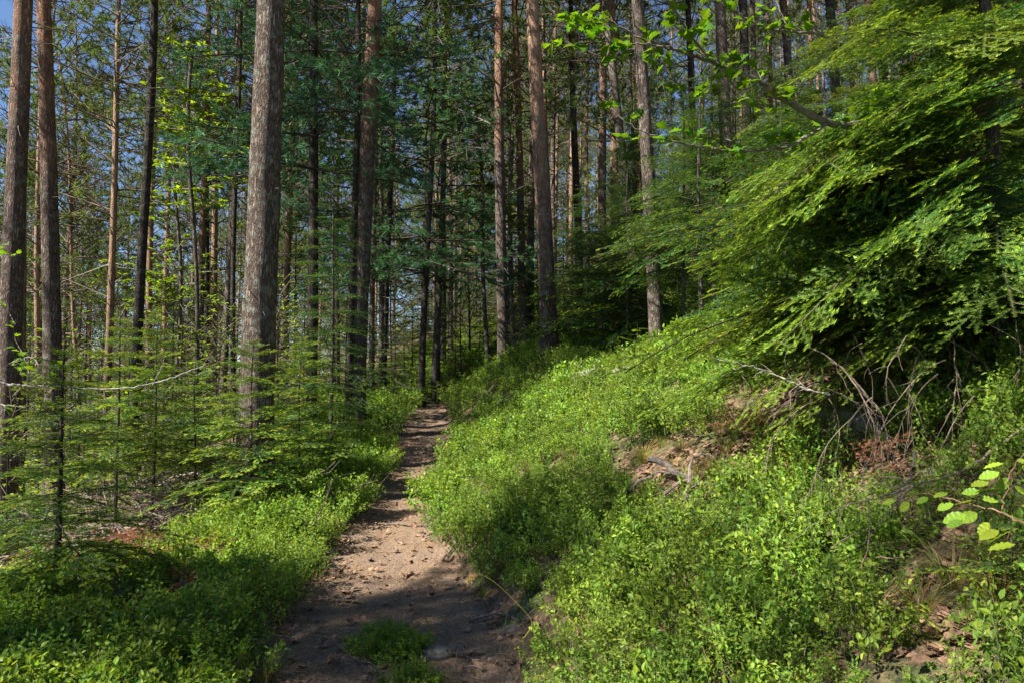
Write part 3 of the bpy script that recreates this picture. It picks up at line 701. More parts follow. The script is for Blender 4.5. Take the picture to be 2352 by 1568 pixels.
SH = [(250, 20, 6.5), (400, 17, 5.0), (520, 22, 7.0), (600, 18, 5.5), (680, 24, 7), (120, 22, 6.0), (330, 26, 7.5), (770, 22, 6.0), (840, 26, 7.0), (900, 30, 7), (1080, 27, 7), (1160, 30, 7), (1240, 22, 4.5), (1330, 26, 6.5), (1420, 30, 8), (1010, 24, 5.5), (1500, 24, 6), (1600, 28, 7), (470, 28, 8), (200, 28, 8), (50, 20, 5),(1850, 20, 5), (2000, 24, 6), (2200, 16, 4), (2300, 12, 3), (2330, 18, 5), (30, 8, 2.0), (100, 9, 2.2), (250, 9.5, 1.8), (380, 10, 1.8), (460, 13, 2.6), (300, 14, 3.0), (540, 14, 2.8), (700, 14, 2.4), (150, 14, 3.2), (40, 15, 3.6), (660, 17, 3.0), (850, 19, 2.6), (60, 10, 2.4), (190, 12, 2.6), (330, 11, 2.2), (420, 14, 3.2), (500, 16, 3.5), (560, 11, 2.0), (640, 16, 3.5), (230, 16, 3), (930, 20, 3.0), (1060, 24, 4.0), (1360, 22, 4.5), (1420, 26, 5), (1240, 28, 5), (1560, 20, 3.5), (1650, 24, 4), (770, 20, 3.5), (120, 17, 3.4), (1480, 18, 2.4), (1780, 22, 4.0), (1900, 20, 3.5)]
for i, (px, d, hh) in enumerate(SH):
    x = ray(px, 870).x * d; s = hh / 3.2
    z_ = 'left' if px < 850 else 'mid' if px < 1200 else 'right'
    root = thing('leafy_sapling', {'left': 'bushy broadleaf sapling among the trunks left of the path', 'mid': 'bushy broadleaf sapling near the end of the path', 'right': 'bushy broadleaf sapling on the slope right of the path'}[z_], 'sapling', (x, d, h1(x, d)), 0,
                 {'left': 'broadleaf saplings left of the path', 'mid': 'broadleaf saplings near the path end', 'right': 'broadleaf saplings on the right slope'}[z_])
    part('stem', far_tr[3], root, scale=(.15 * s, .15 * s, .15 * s)); part('crown', LEAFY[i % 3], root, (0, 0, .1), (0, 0, random.random() * 6), (s, s, s))

# the large firs on the right
def reach_fir(label, px, d, Ht, zs, Ls, lib, L_lib, step, per, az, el0, rt=.07, seed=1, az_keep=1.0):
    """fir whose bough length at each height is read off (zs, Ls)"""
    rr = random.Random(seed); x = ray(px, 870).x * d; z0 = h1(x, d); root = thing('silver_fir', label, 'fir tree', (x, d, z0))
    part('trunk', trunk_mesh((0, 0, -.2), (.05, .05, Ht), rt, .01, B_FIR, 12, 40, seed + 50, flare=.25, wob=.03)[0], root)
    zz = zs[0]
    while zz < Ht - .1:
        Lm = float(np.interp(zz, zs, Ls))
        for q_ in range(per):
            if az_keep < 1 and zz > 2.0 and rr.random() < .5: continue
            a = az[0] + rr.gauss(0, az[1]) if q_ < per * az_keep else rr.uniform(-.6, 2.4); L = Lm * rr.uniform(.5, 1.1) * (.55 + .45 * abs(math.cos((a - az[0]) / 2)))
            s_ = L / L_lib
            part('branch', rr.choice(lib), root, (0, 0, zz + rr.uniform(-.06, .06)), (rr.gauss(0, .2), -math.radians(el0 + rr.gauss(0, 9) + 14 * (zz / Ht) ** 2), a), (s_, s_ * rr.uniform(.85, 1.15), s_))
        zz += step * rr.uniform(.85, 1.15)
    return root
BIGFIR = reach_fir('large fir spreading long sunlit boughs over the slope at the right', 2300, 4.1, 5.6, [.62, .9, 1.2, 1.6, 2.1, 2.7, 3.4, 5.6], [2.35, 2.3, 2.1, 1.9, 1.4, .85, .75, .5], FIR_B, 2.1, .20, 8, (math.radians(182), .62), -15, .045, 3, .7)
reach_fir('dark slender fir behind the oak limb, left of the large fir', 1612, 9.0, 3.6, [1.6, 1.8, 2.6, 3.6], [1.3, 1.2, .8, .1], FIR_M, 1.3, 0.32, 6, (math.radians(180), 1.9), -6, .035, 4)
reach_fir('fir with low spreading boughs behind the trunk with the white foot', 1440, 14.6, 4.2, [.3, 1.4, 2.6, 4.2], [2.4, 2.2, 1.5, .1], FIR_M, 1.3, 0.35, 6, (math.radians(185), 1.6), -5, .04, 5)
reach_fir('fir partly hidden between the large fir and the dark slender fir', 1900, 6.4, 2.7, [.15, 1.0, 2.0, 2.7], [1.5, 1.5, 1.0, .3], FIR_M, 1.3, 0.28, 6, (math.radians(195), 1.2), -9, .04, 6)
reach_fir('fir whose lowest boughs end above the white foot of the sunlit trunk', 1575, 11.3, 4.6, [1.75, 2.0, 2.8, 4.6], [1.2, 1.5, 1.2, .1], FIR_M, 1.3, 0.30, 6, (math.radians(180), 1.9), -6, .035, 11)
reach_fir('tall dark fir far back behind the slender fir with the bare stem', 1690, 13.5, 5.0, [.2, 1.4, 3.6, 5.0], [1.7, 1.6, 1.0, .1], FIR_M, 1.3, 0.35, 6, (math.radians(180), 1.9), -6, .04, 12)
reach_fir('tall fir rising behind the trunk with the white foot', 1490, 16.5, 6.6, [.2, 1.6, 4.0, 6.6], [2.0, 1.9, 1.3, .1], FIR_M, 1.3, .27, 8, (math.radians(180), 1.9), -6, .05, 21)
reach_fir('slim fir whose crown fills the gap right of the white-footed trunk', 1640, 12.2, 5.4, [1.9, 2.2, 4.0, 5.4], [1.5, 1.5, 1.0, .1], FIR_M, 1.3, .25, 8, (math.radians(180), 1.9), -6, .04, 22)
reach_fir('dark green fir between the broad pinkish pine and the large fir', 1790, 12.5, 5.2, [.2, 1.6, 3.6, 5.2], [1.8, 1.7, 1.2, .1], FIR_M, 1.3, .26, 8, (math.radians(180), 1.9), -6, .04, 23)
reach_fir('far fir below the thick dark pine at the end of the gap', 1930, 14.0, 5.4, [.2, 1.6, 3.6, 5.4], [1.9, 1.8, 1.2, .1], FIR_M, 1.3, .28, 8, (math.radians(180), 1.9), -6, .04, 24)
reach_fir('fir standing left of the pale orange pine behind the bank', 1215, 24.0, 5.6, [.2, 1.6, 3.6, 5.6], [2.0, 1.8, 1.2, .1], FIR_M, 1.3, .32, 7, (math.radians(180), 1.9), -6, .04, 25)
reach_fir('fir behind the tall pale orange pine on the bank', 1350, 18.0, 5.0, [.2, 1.4, 3.0, 5.0], [2.0, 1.8, 1.3, .1], FIR_M, 1.3, 0.41, 6, (math.radians(180), 1.9), -6, .04, 13)
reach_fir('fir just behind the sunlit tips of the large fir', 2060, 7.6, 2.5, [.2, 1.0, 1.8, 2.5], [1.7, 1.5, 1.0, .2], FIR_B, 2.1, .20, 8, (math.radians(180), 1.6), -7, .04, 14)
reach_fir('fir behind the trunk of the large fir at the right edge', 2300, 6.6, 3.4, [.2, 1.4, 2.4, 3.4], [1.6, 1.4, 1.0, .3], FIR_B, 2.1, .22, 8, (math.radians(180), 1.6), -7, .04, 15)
reach_fir('low fir in the shade between the slender fir and the large fir', 1800, 8.4, 2.6, [.15, 1.0, 1.8, 2.6], [1.5, 1.4, 1.0, .1], FIR_M, 1.3, 0.29, 6, (math.radians(180), 1.8), -7, .03, 16)
reach_fir('small fir on the slope right of the trunk with the white foot', 1790, 10.0, 2.2, [.15, 1.0, 1.6, 2.2], [.8, .8, .7, .1], FIR_M, 1.3, 0.29, 6, (math.radians(190), 1.9), -6, .03, 7)

# ------------------------------------------------------------------ bilberry cover
def bilberry(seed, nst=14, h=.24, R=.14, ll=.0255):
    r = np.random.default_rng(seed); acc = Acc()
    a = r.random(nst) * 2 * np.pi; rad = R * np.sqrt(r.random(nst))
    P = np.stack([rad * np.cos(a), rad * np.sin(a), -.02 + 0 * a], -1)
    D = nrm(np.stack([np.cos(a) * .35, np.sin(a) * .35, 1 + 0 * a], -1) + r.normal(size=(nst, 3)) * .15)
    L = h * (.7 + .5 * r.random(nst)); Nn = perp(D)
    l0 = (P, D, L, Nn); l1 = child(l0, .035, .45, .3, 38, .0, .15, .5, r, .05); l2 = child(l1, .04, .5, .3, 40, 0, .15, .5, r, .04)
    segs(acc, P, P + D * L[:, None], .0022, .0012, 0, (.09, .10, .04), 3)
    segs(acc, l1[0], l1[0] + l1[1] * l1[2][:, None], .0013, .0008, 0, (.10, .14, .04), 3)
    for l, sp in ((l1, .016), (l2, .016)):
        Pp, Dd, Ll, Nl = l; cnt = np.maximum(2, Ll / sp).astype(int); idx = np.repeat(np.arange(len(Pp)), cnt)
        k = np.arange(len(idx)) - np.repeat(np.cumsum(cnt) - cnt, cnt); t = (k + .6) / cnt[idx]
        S = np.cross(Nl[idx], Dd[idx]) * np.where(k % 2 == 0, 1, -1)[:, None]
        d = nrm(Dd[idx] * .6 + S + r.normal(size=S.shape) * .25 + [[0, 0, .1]])
        up = nrm(np.array([[0, 0, 1.]]) + r.normal(size=S.shape) * .4)
        c = np.array([.150, .245, .034]) * (.7 + .6 * r.random((len(idx), 1))) * np.where(r.random((len(idx), 1)) < .25, [[1.5, 1.25, 1]], [[1, 1, 1]])
        leafquads(acc, Pp[idx] + Dd[idx] * (Ll[idx] * t)[:, None], d, up, ll * (.7 + .6 * r.random(len(idx))), ll * .58, 1, c, .25)
    return acc.mesh('bilberry', [M_WOOD, M_BERRY])
src = bpy.data.collections.new('plant_sources')
def source_set(name, meshes):
    c = bpy.data.collections.new(name)
    for i, me in enumerate(meshes): c.objects.link(bpy.data.objects.new(name + '_plant', me))
    return c
BERRY = source_set('bilberry_sources', [bilberry(500 + i) for i in range(6)] + [bilberry(510, 8, .24, .12, .033), bilberry(511, 16, .20, .15, .019)])

def scatter(name, pts, rots, scales, coll, label=None):
    n = len(pts); me = bpy.data.meshes.new(name); me.vertices.add(n); me.vertices.foreach_set('co', np.asarray(pts, np.float32).ravel())
    a = me.attributes.new('rot', 'FLOAT_VECTOR', 'POINT'); a.data.foreach_set('vector', np.asarray(rots, np.float32).ravel())
    a = me.attributes.new('scl', 'FLOAT', 'POINT'); a.data.foreach_set('value', np.asarray(scales, np.float32).ravel())
    o = bpy.data.objects.new(name, me); C.objects.link(o); o['kind'] = 'stuff'
    if label: o['label'] = label
    ng = bpy.data.node_groups.new(name + '_scatter', 'GeometryNodeTree')
    ng.interface.new_socket('Geometry', in_out='INPUT', socket_type='NodeSocketGeometry'); ng.interface.new_socket('Geometry', in_out='OUTPUT', socket_type='NodeSocketGeometry')
    gi = ng.nodes.new('NodeGroupInput'); go = ng.nodes.new('NodeGroupOutput')
    ci = ng.nodes.new('GeometryNodeCollectionInfo'); ci.inputs[0].default_value = coll; ci.inputs[1].default_value = True; ci.inputs[2].default_value = True
    ip = ng.nodes.new('GeometryNodeInstanceOnPoints'); ip.inputs['Pick Instance'].default_value = True
    na = ng.nodes.new('GeometryNodeInputNamedAttribute'); na.data_type = 'FLOAT_VECTOR'; na.inputs[0].default_value = 'rot'
    nb = ng.nodes.new('GeometryNodeInputNamedAttribute'); nb.data_type = 'FLOAT'; nb.inputs[0].default_value = 'scl'
    L = ng.links.new
    L(gi.outputs[0], ip.inputs['Points']); L(ci.outputs[0], ip.inputs['Instance']); L(na.outputs[0], ip.inputs['Rotation']); L(nb.outputs[0], ip.inputs['Scale']); L(ip.outputs[0], go.inputs[0])
    md = o.modifiers.new('scatter', 'NODES'); md.node_group = ng
    return o

# bare places, in metres, as (x, y, radius)
def gp(px, py): p = on_ground(px, py); return (p.x, p.y)
BARE = []
def bare(px, py, rx, ry=None): x, y = gp(px, py); BARE.append((x, y, rx, ry or rx))
bare(400, 1310, .28, .5); bare(370, 1410, .3, .35); bare(2200, 1260, .28, .22); bare(2200, 1480, .12, .12); bare(300, 1230, 1.1, 1.0); bare(200, 1320, .7, .6)
bare(1600, 1065, .55, .35); bare(1500, 1090, .3, .25); bare(1340, 1130, .18, .15); bare(1420, 1060, .25, .3); bare(1190, 880, .5, .5); bare(1700, 1040, .6, .4); bare(2050, 1100, .5, .4); bare(1560, 1150, .35, .3); bare(1900, 900, .8, .6)
def cover_mask(x, y, r):
    l, rr = path_l(y), path_r(y)
    e = .10 * fbm(x * 2, y * 2) + .03
    ok = (x < l - .06 - e) | (x > rr + .12 + e)
    for bx, by, rx, ry in BARE:
        q_ = ((x - bx) / rx) ** 2 + ((y - by) / ry) ** 2
        ok &= ~((q_ + .5 * fbm(x * 3, y * 3)) < 1)
    dens = .90 + .35 * fbm(x * .8 + 5, y * .8)
    return ok & (r.random(len(x)) < dens)
pts = []; scl = []
for (y0, y1, dens, s) in ((-1.5, 7, 58, .95), (7, 13, 34, 1.15), (13, 22, 11, 1.6), (22, 45, 3.0, 2.6)):
    lx = -.86 * y1 - 2.0; rx = .86 * y1 + 2.0; n = int((rx - lx) * (y1 - y0) * dens)
    x = lx + rng.random(n) * (rx - lx); y = y0 + rng.random(n) * (y1 - y0)
    k = (np.abs(x) < .86 * np.maximum(y, 0) + 2.0)
    k &= ~((np.hypot(x, y) < .75)) & (y > -1.0)
    x, y = x[k], y[k]; k = cover_mask(x, y, rng)
    # the carpet ends some two metres left of the path; only stray plants beyond
    ed = path_l(y) - np.interp(y, [3, 4.5, 5.3, 6.5, 9, 14], [6, 2.6, 1.7, 1.45, 2.1, 2.0]) - .3 * fbm(x * .9, y * .9)
    k &= ~((x < ed) & (rng.random(len(x)) < .92))
    x, y = x[k], y[k]
    pts.append(np.stack([x, y, H(x, y)], -1)); mound = .95 + .30 * fbm(x * .9, y * .9) + .15 * fbm(x * 2.4 + 4, y * 2.4)
    mound = mound * np.where((x < path_l(y)) & (x > path_l(y) - 1.2), 1.15, 1.0)
    scl.append(s * (.75 + .5 * rng.random(len(x))) * np.clip(mound, .5, 1.6))
# the small tuft growing in the middle of the path
for (px, py, n, rr) in ((905, 1510, 26, .17), (940, 1600, 16, .14), (875, 1480, 6, .08)):
    cx, cy = gp(px, py); a = rng.random(n) * 6.28; q_ = rr * np.sqrt(rng.random(n)); x = cx + q_ * np.cos(a); y = cy + q_ * np.sin(a) * .8
    pts.append(np.stack([x, y, H(x, y)], -1)); scl.append(.42 + .2 * rng.random(n))
pts = np.concatenate(pts); scl = np.concatenate(scl); n = len(pts)
print('bilberry plants', n)
scatter('bilberry_shrubs', pts, np.stack([rng.normal(size=n) * .12, rng.normal(size=n) * .12, rng.random(n) * 6.28], -1), scl, BERRY)

# ------------------------------------------------------------------ limbs, leaves and small things
def lobed_leaf(Lf=.10, Wf=.06, lobes=4, col=(.085, .18, .012)):
    """oak leaf: midrib and lobed rim, slightly cupped; stalk included"""
    acc = Acc(); n = lobes * 4 + 1; t = np.linspace(0, 1, n)
    wdt = Wf * (np.sin(np.pi * np.clip(t, .02, 1) ** .75) * .62 + .08) * (1 + .38 * np.cos(t * lobes * 2 * np.pi + np.pi)) * (t < .999)
    mid = np.stack([t * Lf, 0 * t, .010 * np.sin(t * 3)], -1)
    l_ = mid + np.stack([.008 + 0 * t, wdt, .22 * wdt], -1); r_ = mid + np.stack([.008 + 0 * t, -wdt, .22 * wdt], -1)
    V = np.concatenate([l_, mid, r_]); i = np.arange(n - 1)
    acc.add(V, np.concatenate([np.stack([i + n, i + n + 1, i + 1, i], -1), np.stack([i + 2 * n, i + 2 * n + 1, i + n + 1, i + n], -1)]), 1, col)
    segs(acc, np.array([[-.015, 0, 0.]]), np.array([[0, 0, 0.]]), .0008, .0008, 0, (.12, .14, .04))
    return acc.mesh('oak_leaf', [M_WOOD, M_LEAF], False)
def oval_leaf(Lf=.068, Wf=.034, col=(.19, .28, .03)):
    acc = Acc(); n = 11; t = np.linspace(0, 1, n)
    wdt = Wf / 2 * np.sin(np.pi * t ** .85) ** .8 * (1 + .04 * np.cos(np.arange(n) * np.pi))
    mid = np.stack([t * Lf, 0 * t, -.006 * t ** 2], -1); z_ = .10 * wdt + .0012 * np.cos(np.arange(n) * np.pi)
    V = np.concatenate([mid + np.stack([.006 * (1 - t), wdt, z_], -1), mid, mid + np.stack([.006 * (1 - t), -wdt, z_], -1)]); i = np.arange(n - 1)
    acc.add(V, np.concatenate([np.stack([i + n, i + n + 1, i + 1, i], -1), np.stack([i + 2 * n, i + 2 * n + 1, i + n + 1, i + n], -1)]), 1, col)
    segs(acc, np.array([[-.008, 0, 0.]]), np.array([[0, 0, 0.]]), .0006, .0006, 0, (.2, .15, .06))
    return acc.mesh('beech_leaf', [M_WOOD, M_LEAF], False)
OAKL = [lobed_leaf(.10, .062, 4), lobed_leaf(.09, .05, 3, (.12, .23, .015)), lobed_leaf(.115, .065, 4, (.075, .16, .011))]
BEECH = [oval_leaf(), oval_leaf(.062, .032, (.23, .31, .03)), oval_leaf(.056, .028, (.17, .26, .03))]

def curve_pts(pts, n=8, wob=.0, seed=0):
    """smooth polyline through world points"""
    P = np.array([list(p) for p in pts], float); r = np.random.default_rng(seed)
    t = np.arange(len(P)); tt = np.linspace(0, len(P) - 1, (len(P) - 1) * n + 1)
    out = np.zeros((len(tt), 3))
    for i, u in enumerate(tt):
        k = min(int(u), len(P) - 2); f = u - k
        p0, p1, p2, p3 = P[max(k - 1, 0)], P[k], P[k + 1], P[min(k + 2, len(P) - 1)]
        out[i] = .5 * (2 * p1 + (p2 - p0) * f + (2 * p0 - 5 * p1 + 4 * p2 - p3) * f * f + (3 * p1 - p0 - 3 * p2 + p3) * f ** 3)
    out[1:-1] += r.normal(size=(len(tt) - 2, 3)) * wob
    return out
def resample(P, n):
    d = np.concatenate([[0], np.cumsum(np.linalg.norm(np.diff(P, axis=0), axis=1))]); u = np.linspace(0, d[-1], n)
    return np.stack([np.interp(u, d, P[:, i]) for i in range(3)], -1)

def px_line(pts, wob=.003, seed=0, n=8): return curve_pts([at(*p) for p in pts], n, wob, seed)
def limb_thing(name, label, cat, lines, mat_cols, leaves=None, leaf_name='leaf', seed=0, group=None, twigs=True):
    """lines: (points, r0, r1, partname); leaves: list of meshes hung on side twigs of the lines marked so"""
    r = np.random.default_rng(seed); o0 = lines[0][0][0]; root = thing(name, label, cat, tuple(o0), 0, group)
    for P, r0, r1, pn, tw_ in lines:
        acc = Acc(); Q = P - o0; tube(acc, Q, np.linspace(r0, r1, len(Q)) * (1 + .12 * r.normal(size=len(Q))), 7, 0, mat_cols, cap=True)
        tips = []
        if tw_:
            sp_, tl = tw_; Lt = np.sum(np.linalg.norm(np.diff(Q, axis=0), axis=1)); m = int(Lt / sp_); R_ = resample(Q, m + 2); Dg = nrm(np.gradient(R_, axis=0))
            for i in range(1, m + 2):
                if r.random() < .15: continue
                a = R_[i]; dr = nrm(Dg[i] * .7 + r.normal(size=3) * [.6, .6, .45] + [0, 0, .1]); l = tl * r.uniform(.5, 1.3)
                kk = 5; pp = [a]
                for _ in range(kk):
                    dr = nrm(dr + r.normal(size=3) * .22); pp.append(pp[-1] + dr * l / kk)
                pp = np.array(pp); tube(acc, pp, np.linspace(max(r1 * .6, .0012), .0008, kk + 1), 4, 0, mat_cols)
                for q_ in range(1, kk + 1): tips.append((pp[q_], dr))
                if r.random() < .6:
                    e = pp[2]; d2 = nrm(dr + r.normal(size=3) * .7); tube(acc, np.array([e, e + d2 * l * .35, e + nrm(d2 + r.normal(size=3) * .3) * l * .6]), [.0012, .001, .0007], 3, 0, mat_cols)
                    tips += [(e + d2 * l * .35, d2), (e + d2 * l * .6, d2)]
        part(pn, acc.mesh(pn, [M_WOOD]), root)
        if leaves and tips:
            for (p_, d_) in tips:
                for _ in range(leaves[1]):
                    if r.random() > leaves[2]: continue
                    a = r.uniform(0, 6.28); dv = Vector(nrm(np.array(d_) * .6 + [math.cos(a), math.sin(a), r.uniform(-.45, .2)]))
                    rot = dv.to_track_quat('X', 'Z').to_euler(); s_ = r.uniform(.6, 1.15) * leaves[3]
                    rot2 = (Matrix.Rotation(r.normal() * .5, 4, dv) @ rot.to_matrix().to_4x4()).to_euler()
                    part(leaf_name, leaves[0][r.integers(len(leaves[0]))], root, tuple(p_), rot2, s_)
    return root

OAKC = (.13, .11, .085)
D0 = 3.7
def P3(l, d): return [(x, y, d) for x, y in l]
oak_lines = [
 (px_line([(2352, 235, 4.4), (2150, 262, 4.2), (2020, 285, 4.0), (1901, 281, 3.9), (1801, 227, 3.8), (1735, 183, 3.7), (1635, 143, 3.65), (1567, 119, 3.6), (1481, 95, 3.6), (1394, 43, 3.6)], .003, 1), .028, .003, 'limb', (.11, .20)),
 (px_line([(1901, 285, 3.9), (1851, 317, 3.8), (1801, 340, 3.75), (1718, 347, 3.7), (1635, 342, 3.6), (1560, 328, 3.55), (1470, 300, 3.5), (1400, 250, 3.5)], .003, 2), .010, .002, 'limb', (.15, .16)),
 (px_line([(1931, 103, 3.9), (1881, 80, 3.8), (1815, 73, 3.75), (1775, 67, 3.7), (1728, 50, 3.7), (1678, 17, 3.7), (1640, -40, 3.7)], .003, 3), .010, .003, 'limb', (.13, .18)),
 (px_line([(1567, 119, 3.6), (1500, 100, 3.5), (1430, 103, 3.5), (1370, 95, 3.45), (1300, 105, 3.45)], .003, 4), .006, .0015, 'limb', (.085, .10)),
 (px_line([(1394, 43, 3.6), (1350, 50, 3.55), (1300, 50, 3.5)], .003, 5), .003, .0015, 'limb', (.07, .08)),
 (px_line([(1735, 183, 3.7), (1690, 190, 3.6), (1640, 215, 3.6), (1580, 210, 3.6)], .003, 6), .006, .0015, 'limb', (.10, .15)),
 (px_line([(1815, 73, 3.7), (1790, 20, 3.7), (1770, -60, 3.7)], .002, 7), .006, .003, 'limb', (.12, .16)),
 (px_line([(1635, 143, 3.6), (1570, 60, 3.5), (1540, 10, 3.4), (1500, -40, 3.4)], .002, 8), .006, .002, 'limb', (.09, .16)),
]
limb_thing('oak_bough', 'long oak limb with lobed green leaves reaching across the upper right', 'oak branch', oak_lines, OAKC, (OAKL, 1, .95, .64), 'leaf', 21)

pale = [(px_line([(-80, 875, 5.6), (0, 880, 5.6), (60, 886, 5.7), (130, 885, 5.8), (220, 893, 6.0), (330, 885, 6.1), (400, 865, 6.2), (470, 838, 6.3)], .004, 9), .012, .003, 'limb', None),
        (px_line([(75, 886, 5.7), (60, 830, 5.7), (40, 790, 5.7)], .003, 10), .006, .002, 'limb', (.12, .22)),
        (px_line([(110, 886, 5.7), (95, 850, 5.6), (70, 820, 5.6), (20, 835, 5.6)], .003, 11), .006, .002, 'limb', (.12, .2)),
        (px_line([(350, 883, 6.1), (370, 845, 6.1), (380, 810, 6.1)], .003, 12), .004, .001, 'limb', None),
        (px_line([(0, 700, 5.4), (20, 720, 5.5), (35, 745, 5.5)], .003, 13), .004, .002, 'limb', (.10, .2)),
        (px_line([(-60, 560, 5.4), (0, 580, 5.4), (30, 590, 5.4)], .003, 14), .004, .002, 'limb', (.12, .12)),
        (px_line([(-60, 925, 5.6), (20, 930, 5.6), (60, 935, 5.6)], .003, 15), .004, .002, 'limb', (.12, .15))]
limb_thing('oak_bough', 'pale crooked oak limb reaching in from the left edge with leafy twigs', 'oak branch', pale, (.33, .30, .27), ([OAKL[1]], 1, .5, .75), 'leaf', 22)

beech = [(px_line([(2460, 1235, 1.75), (2352, 1200, 1.85), (2280, 1170, 1.95), (2200, 1150, 2.15), (2110, 1132, 2.35), (2020, 1150, 2.5)], .002, 16), .0035, .001, 'stem', None),
         (px_line([(2300, 1175, 1.95), (2310, 1130, 1.95), (2322, 1080, 1.95), (2352, 1040, 1.95)], .002, 17), .002, .001, 'stem', None)]
br = limb_thing('beech_twig', 'bright yellow-green beech twig hanging in from the lower right edge', 'beech twig', beech, (.16, .10, .06), None, seed=23)
o0 = np.array(br.location)
rb = random.Random(5)
for (px, py, d, ang, s_) in [(2060, 1147, 2.5, 195, 1.0), (2092, 1150, 2.45, 250, 1.15), (2112, 1148, 2.4, 290, .7), (2113, 1127, 2.4, 170, .9), (2135, 1128, 2.35, 20, .7), (2135, 1140, 2.3, 195, .8), (2156, 1140, 2.3, 300, .8), (2180, 1130, 2.25, 165, .9), (2205, 1130, 2.2, 10, .8), (2195, 1155, 2.15, 230, .9),
                             (2215, 1160, 2.1, 280, 1.1), (2236, 1148, 2.1, 160, 1.0), (2255, 1125, 2.05, 170, 1.1), (2250, 1175, 2.0, 200, 1.2), (2225, 1178, 1.95, 190, 1.2), (2275, 1195, 1.95, 250, 1.1), (2215, 1193, 1.9, 195, 1.0), (2320, 1185, 1.9, 330, 1.1), (2300, 1215, 1.85, 200, 1.1), (2340, 1160, 1.85, 20, 1.2),
                             (2330, 1215, 1.8, 230, 1.2), (2340, 1248, 1.7, 200, 1.2), (2290, 1120, 1.95, 190, 1.0), (2275, 1105, 1.95, 170, .9), (2300, 1082, 1.95, 190, 1.0), (2316, 1092, 1.95, 250, .9), (2310, 1062, 1.95, 200, 1.0), (2335, 1060, 1.95, 20, 1.0), (2345, 1072, 1.9, 330, 1.1), (2330, 1120, 1.95, 340, .9), (2352, 1185, 1.8, 10, 1.2), (2250, 1145, 2.05, 20, 1.0), (2170, 1152, 2.2, 240, .6)]:
    p_ = np.array(at(px, py, d)) - o0; a = math.radians(ang)
    dv = Vector((math.cos(a), .25 * rb.uniform(-1, 1), -.25 + .5 * math.sin(a))).normalized()
    rot = (Matrix.Rotation(.55, 4, 'X') @ Matrix.Rotation(rb.gauss(0, .35), 4, dv) @ dv.to_track_quat('X', 'Z').to_matrix().to_4x4()).to_euler()
    part('leaf', rb.choice(BEECH), br, tuple(p_), rot, s_ * .92)

# dead drooping twigs under the large fir: parts of that fir
DEADC = (.17, .13, .10)
def dead_twig(root, start, L, seed, az=None):
    r = np.random.default_rng(seed); acc = Acc(); a = r.uniform(0, 6.28) if az is None else az
    d = np.array([math.cos(a) * .9, math.sin(a) * .6, -.2]); p = np.array(start); pp = [p]; n = 9
    for i in range(n): d = nrm(d + [0, 0, -.22] + r.normal(size=3) * .13); pp.append(pp[-1] + d * L / n)
    pp = np.array(pp); tube(acc, pp, np.linspace(.0032, .001, n + 1), 5, 0, DEADC)
    for i in range(2, n):
        for _ in range(2):
            if r.random() < .6:
                d2 = nrm(nrm(pp[i + 1] - pp[i]) + r.normal(size=3) * .55 + [0, 0, -.25]); l = L * r.uniform(.12, .34); q_ = [pp[i]]
                for _ in range(4): d2 = nrm(d2 + r.normal(size=3) * .15 + [0, 0, -.1]); q_.append(q_[-1] + d2 * l / 4)
                tube(acc, np.array(q_), np.linspace(.0016, .0007, 5), 4, 0, DEADC)
    V = acc
    part('dead_branch', V.mesh('dead_branch', [M_WOOD]), root)
bl = np.array(BIGFIR.location)
rr2 = random.Random(9)
for i in range(26):
    px = rr2.uniform(1850, 2400); py = rr2.uniform(780, 960) - (px - 1880) * .12; d = rr2.uniform(3.0, 4.1)
    dead_twig(BIGFIR, np.array(at(px, py, d)) - bl, rr2.uniform(.3, .75), 600 + i)

long_dead = [(px_line([(2420, 930, 3.1), (2351, 980, 3.05), (2251, 1053, 3.0), (2185, 1090, 2.95), (2101, 1113, 2.9), (2035, 1137, 2.85), (1951, 1157, 2.8), (1900, 1180, 2.8)], .003, 18), .007, .002, 'stem', (.16, .22)),
             (px_line([(2101, 1113, 2.9), (2060, 1150, 2.85), (2030, 1190, 2.8), (1990, 1240, 2.8)], .003, 19), .004, .0015, 'stem', (.2, .12)),
             (px_line([(2100, 1040, 2.9), (2090, 1090, 2.85), (2060, 1150, 2.8), (2110, 1200, 2.8)], .003, 20), .004, .0015, 'stem', (.2, .12))]
limb_thing('dead_branch', 'long bare dead branch slanting down below the large fir', 'dead branch', long_dead, (.20, .155, .12), None, seed=24)
pd = [(px_line([(1905, 905, 3.4), (1860, 895, 3.4), (1800, 870, 3.4), (1740, 845, 3.4), (1690, 832, 3.4), (1640, 822, 3.4)], .003, 25), .005, .0012, 'stem', (.10, .16))]
limb_thing('dead_branch', 'pale bare twig poking out of the sunlit fir boughs', 'dead branch', pd, (.42, .36, .30), None, seed=25)

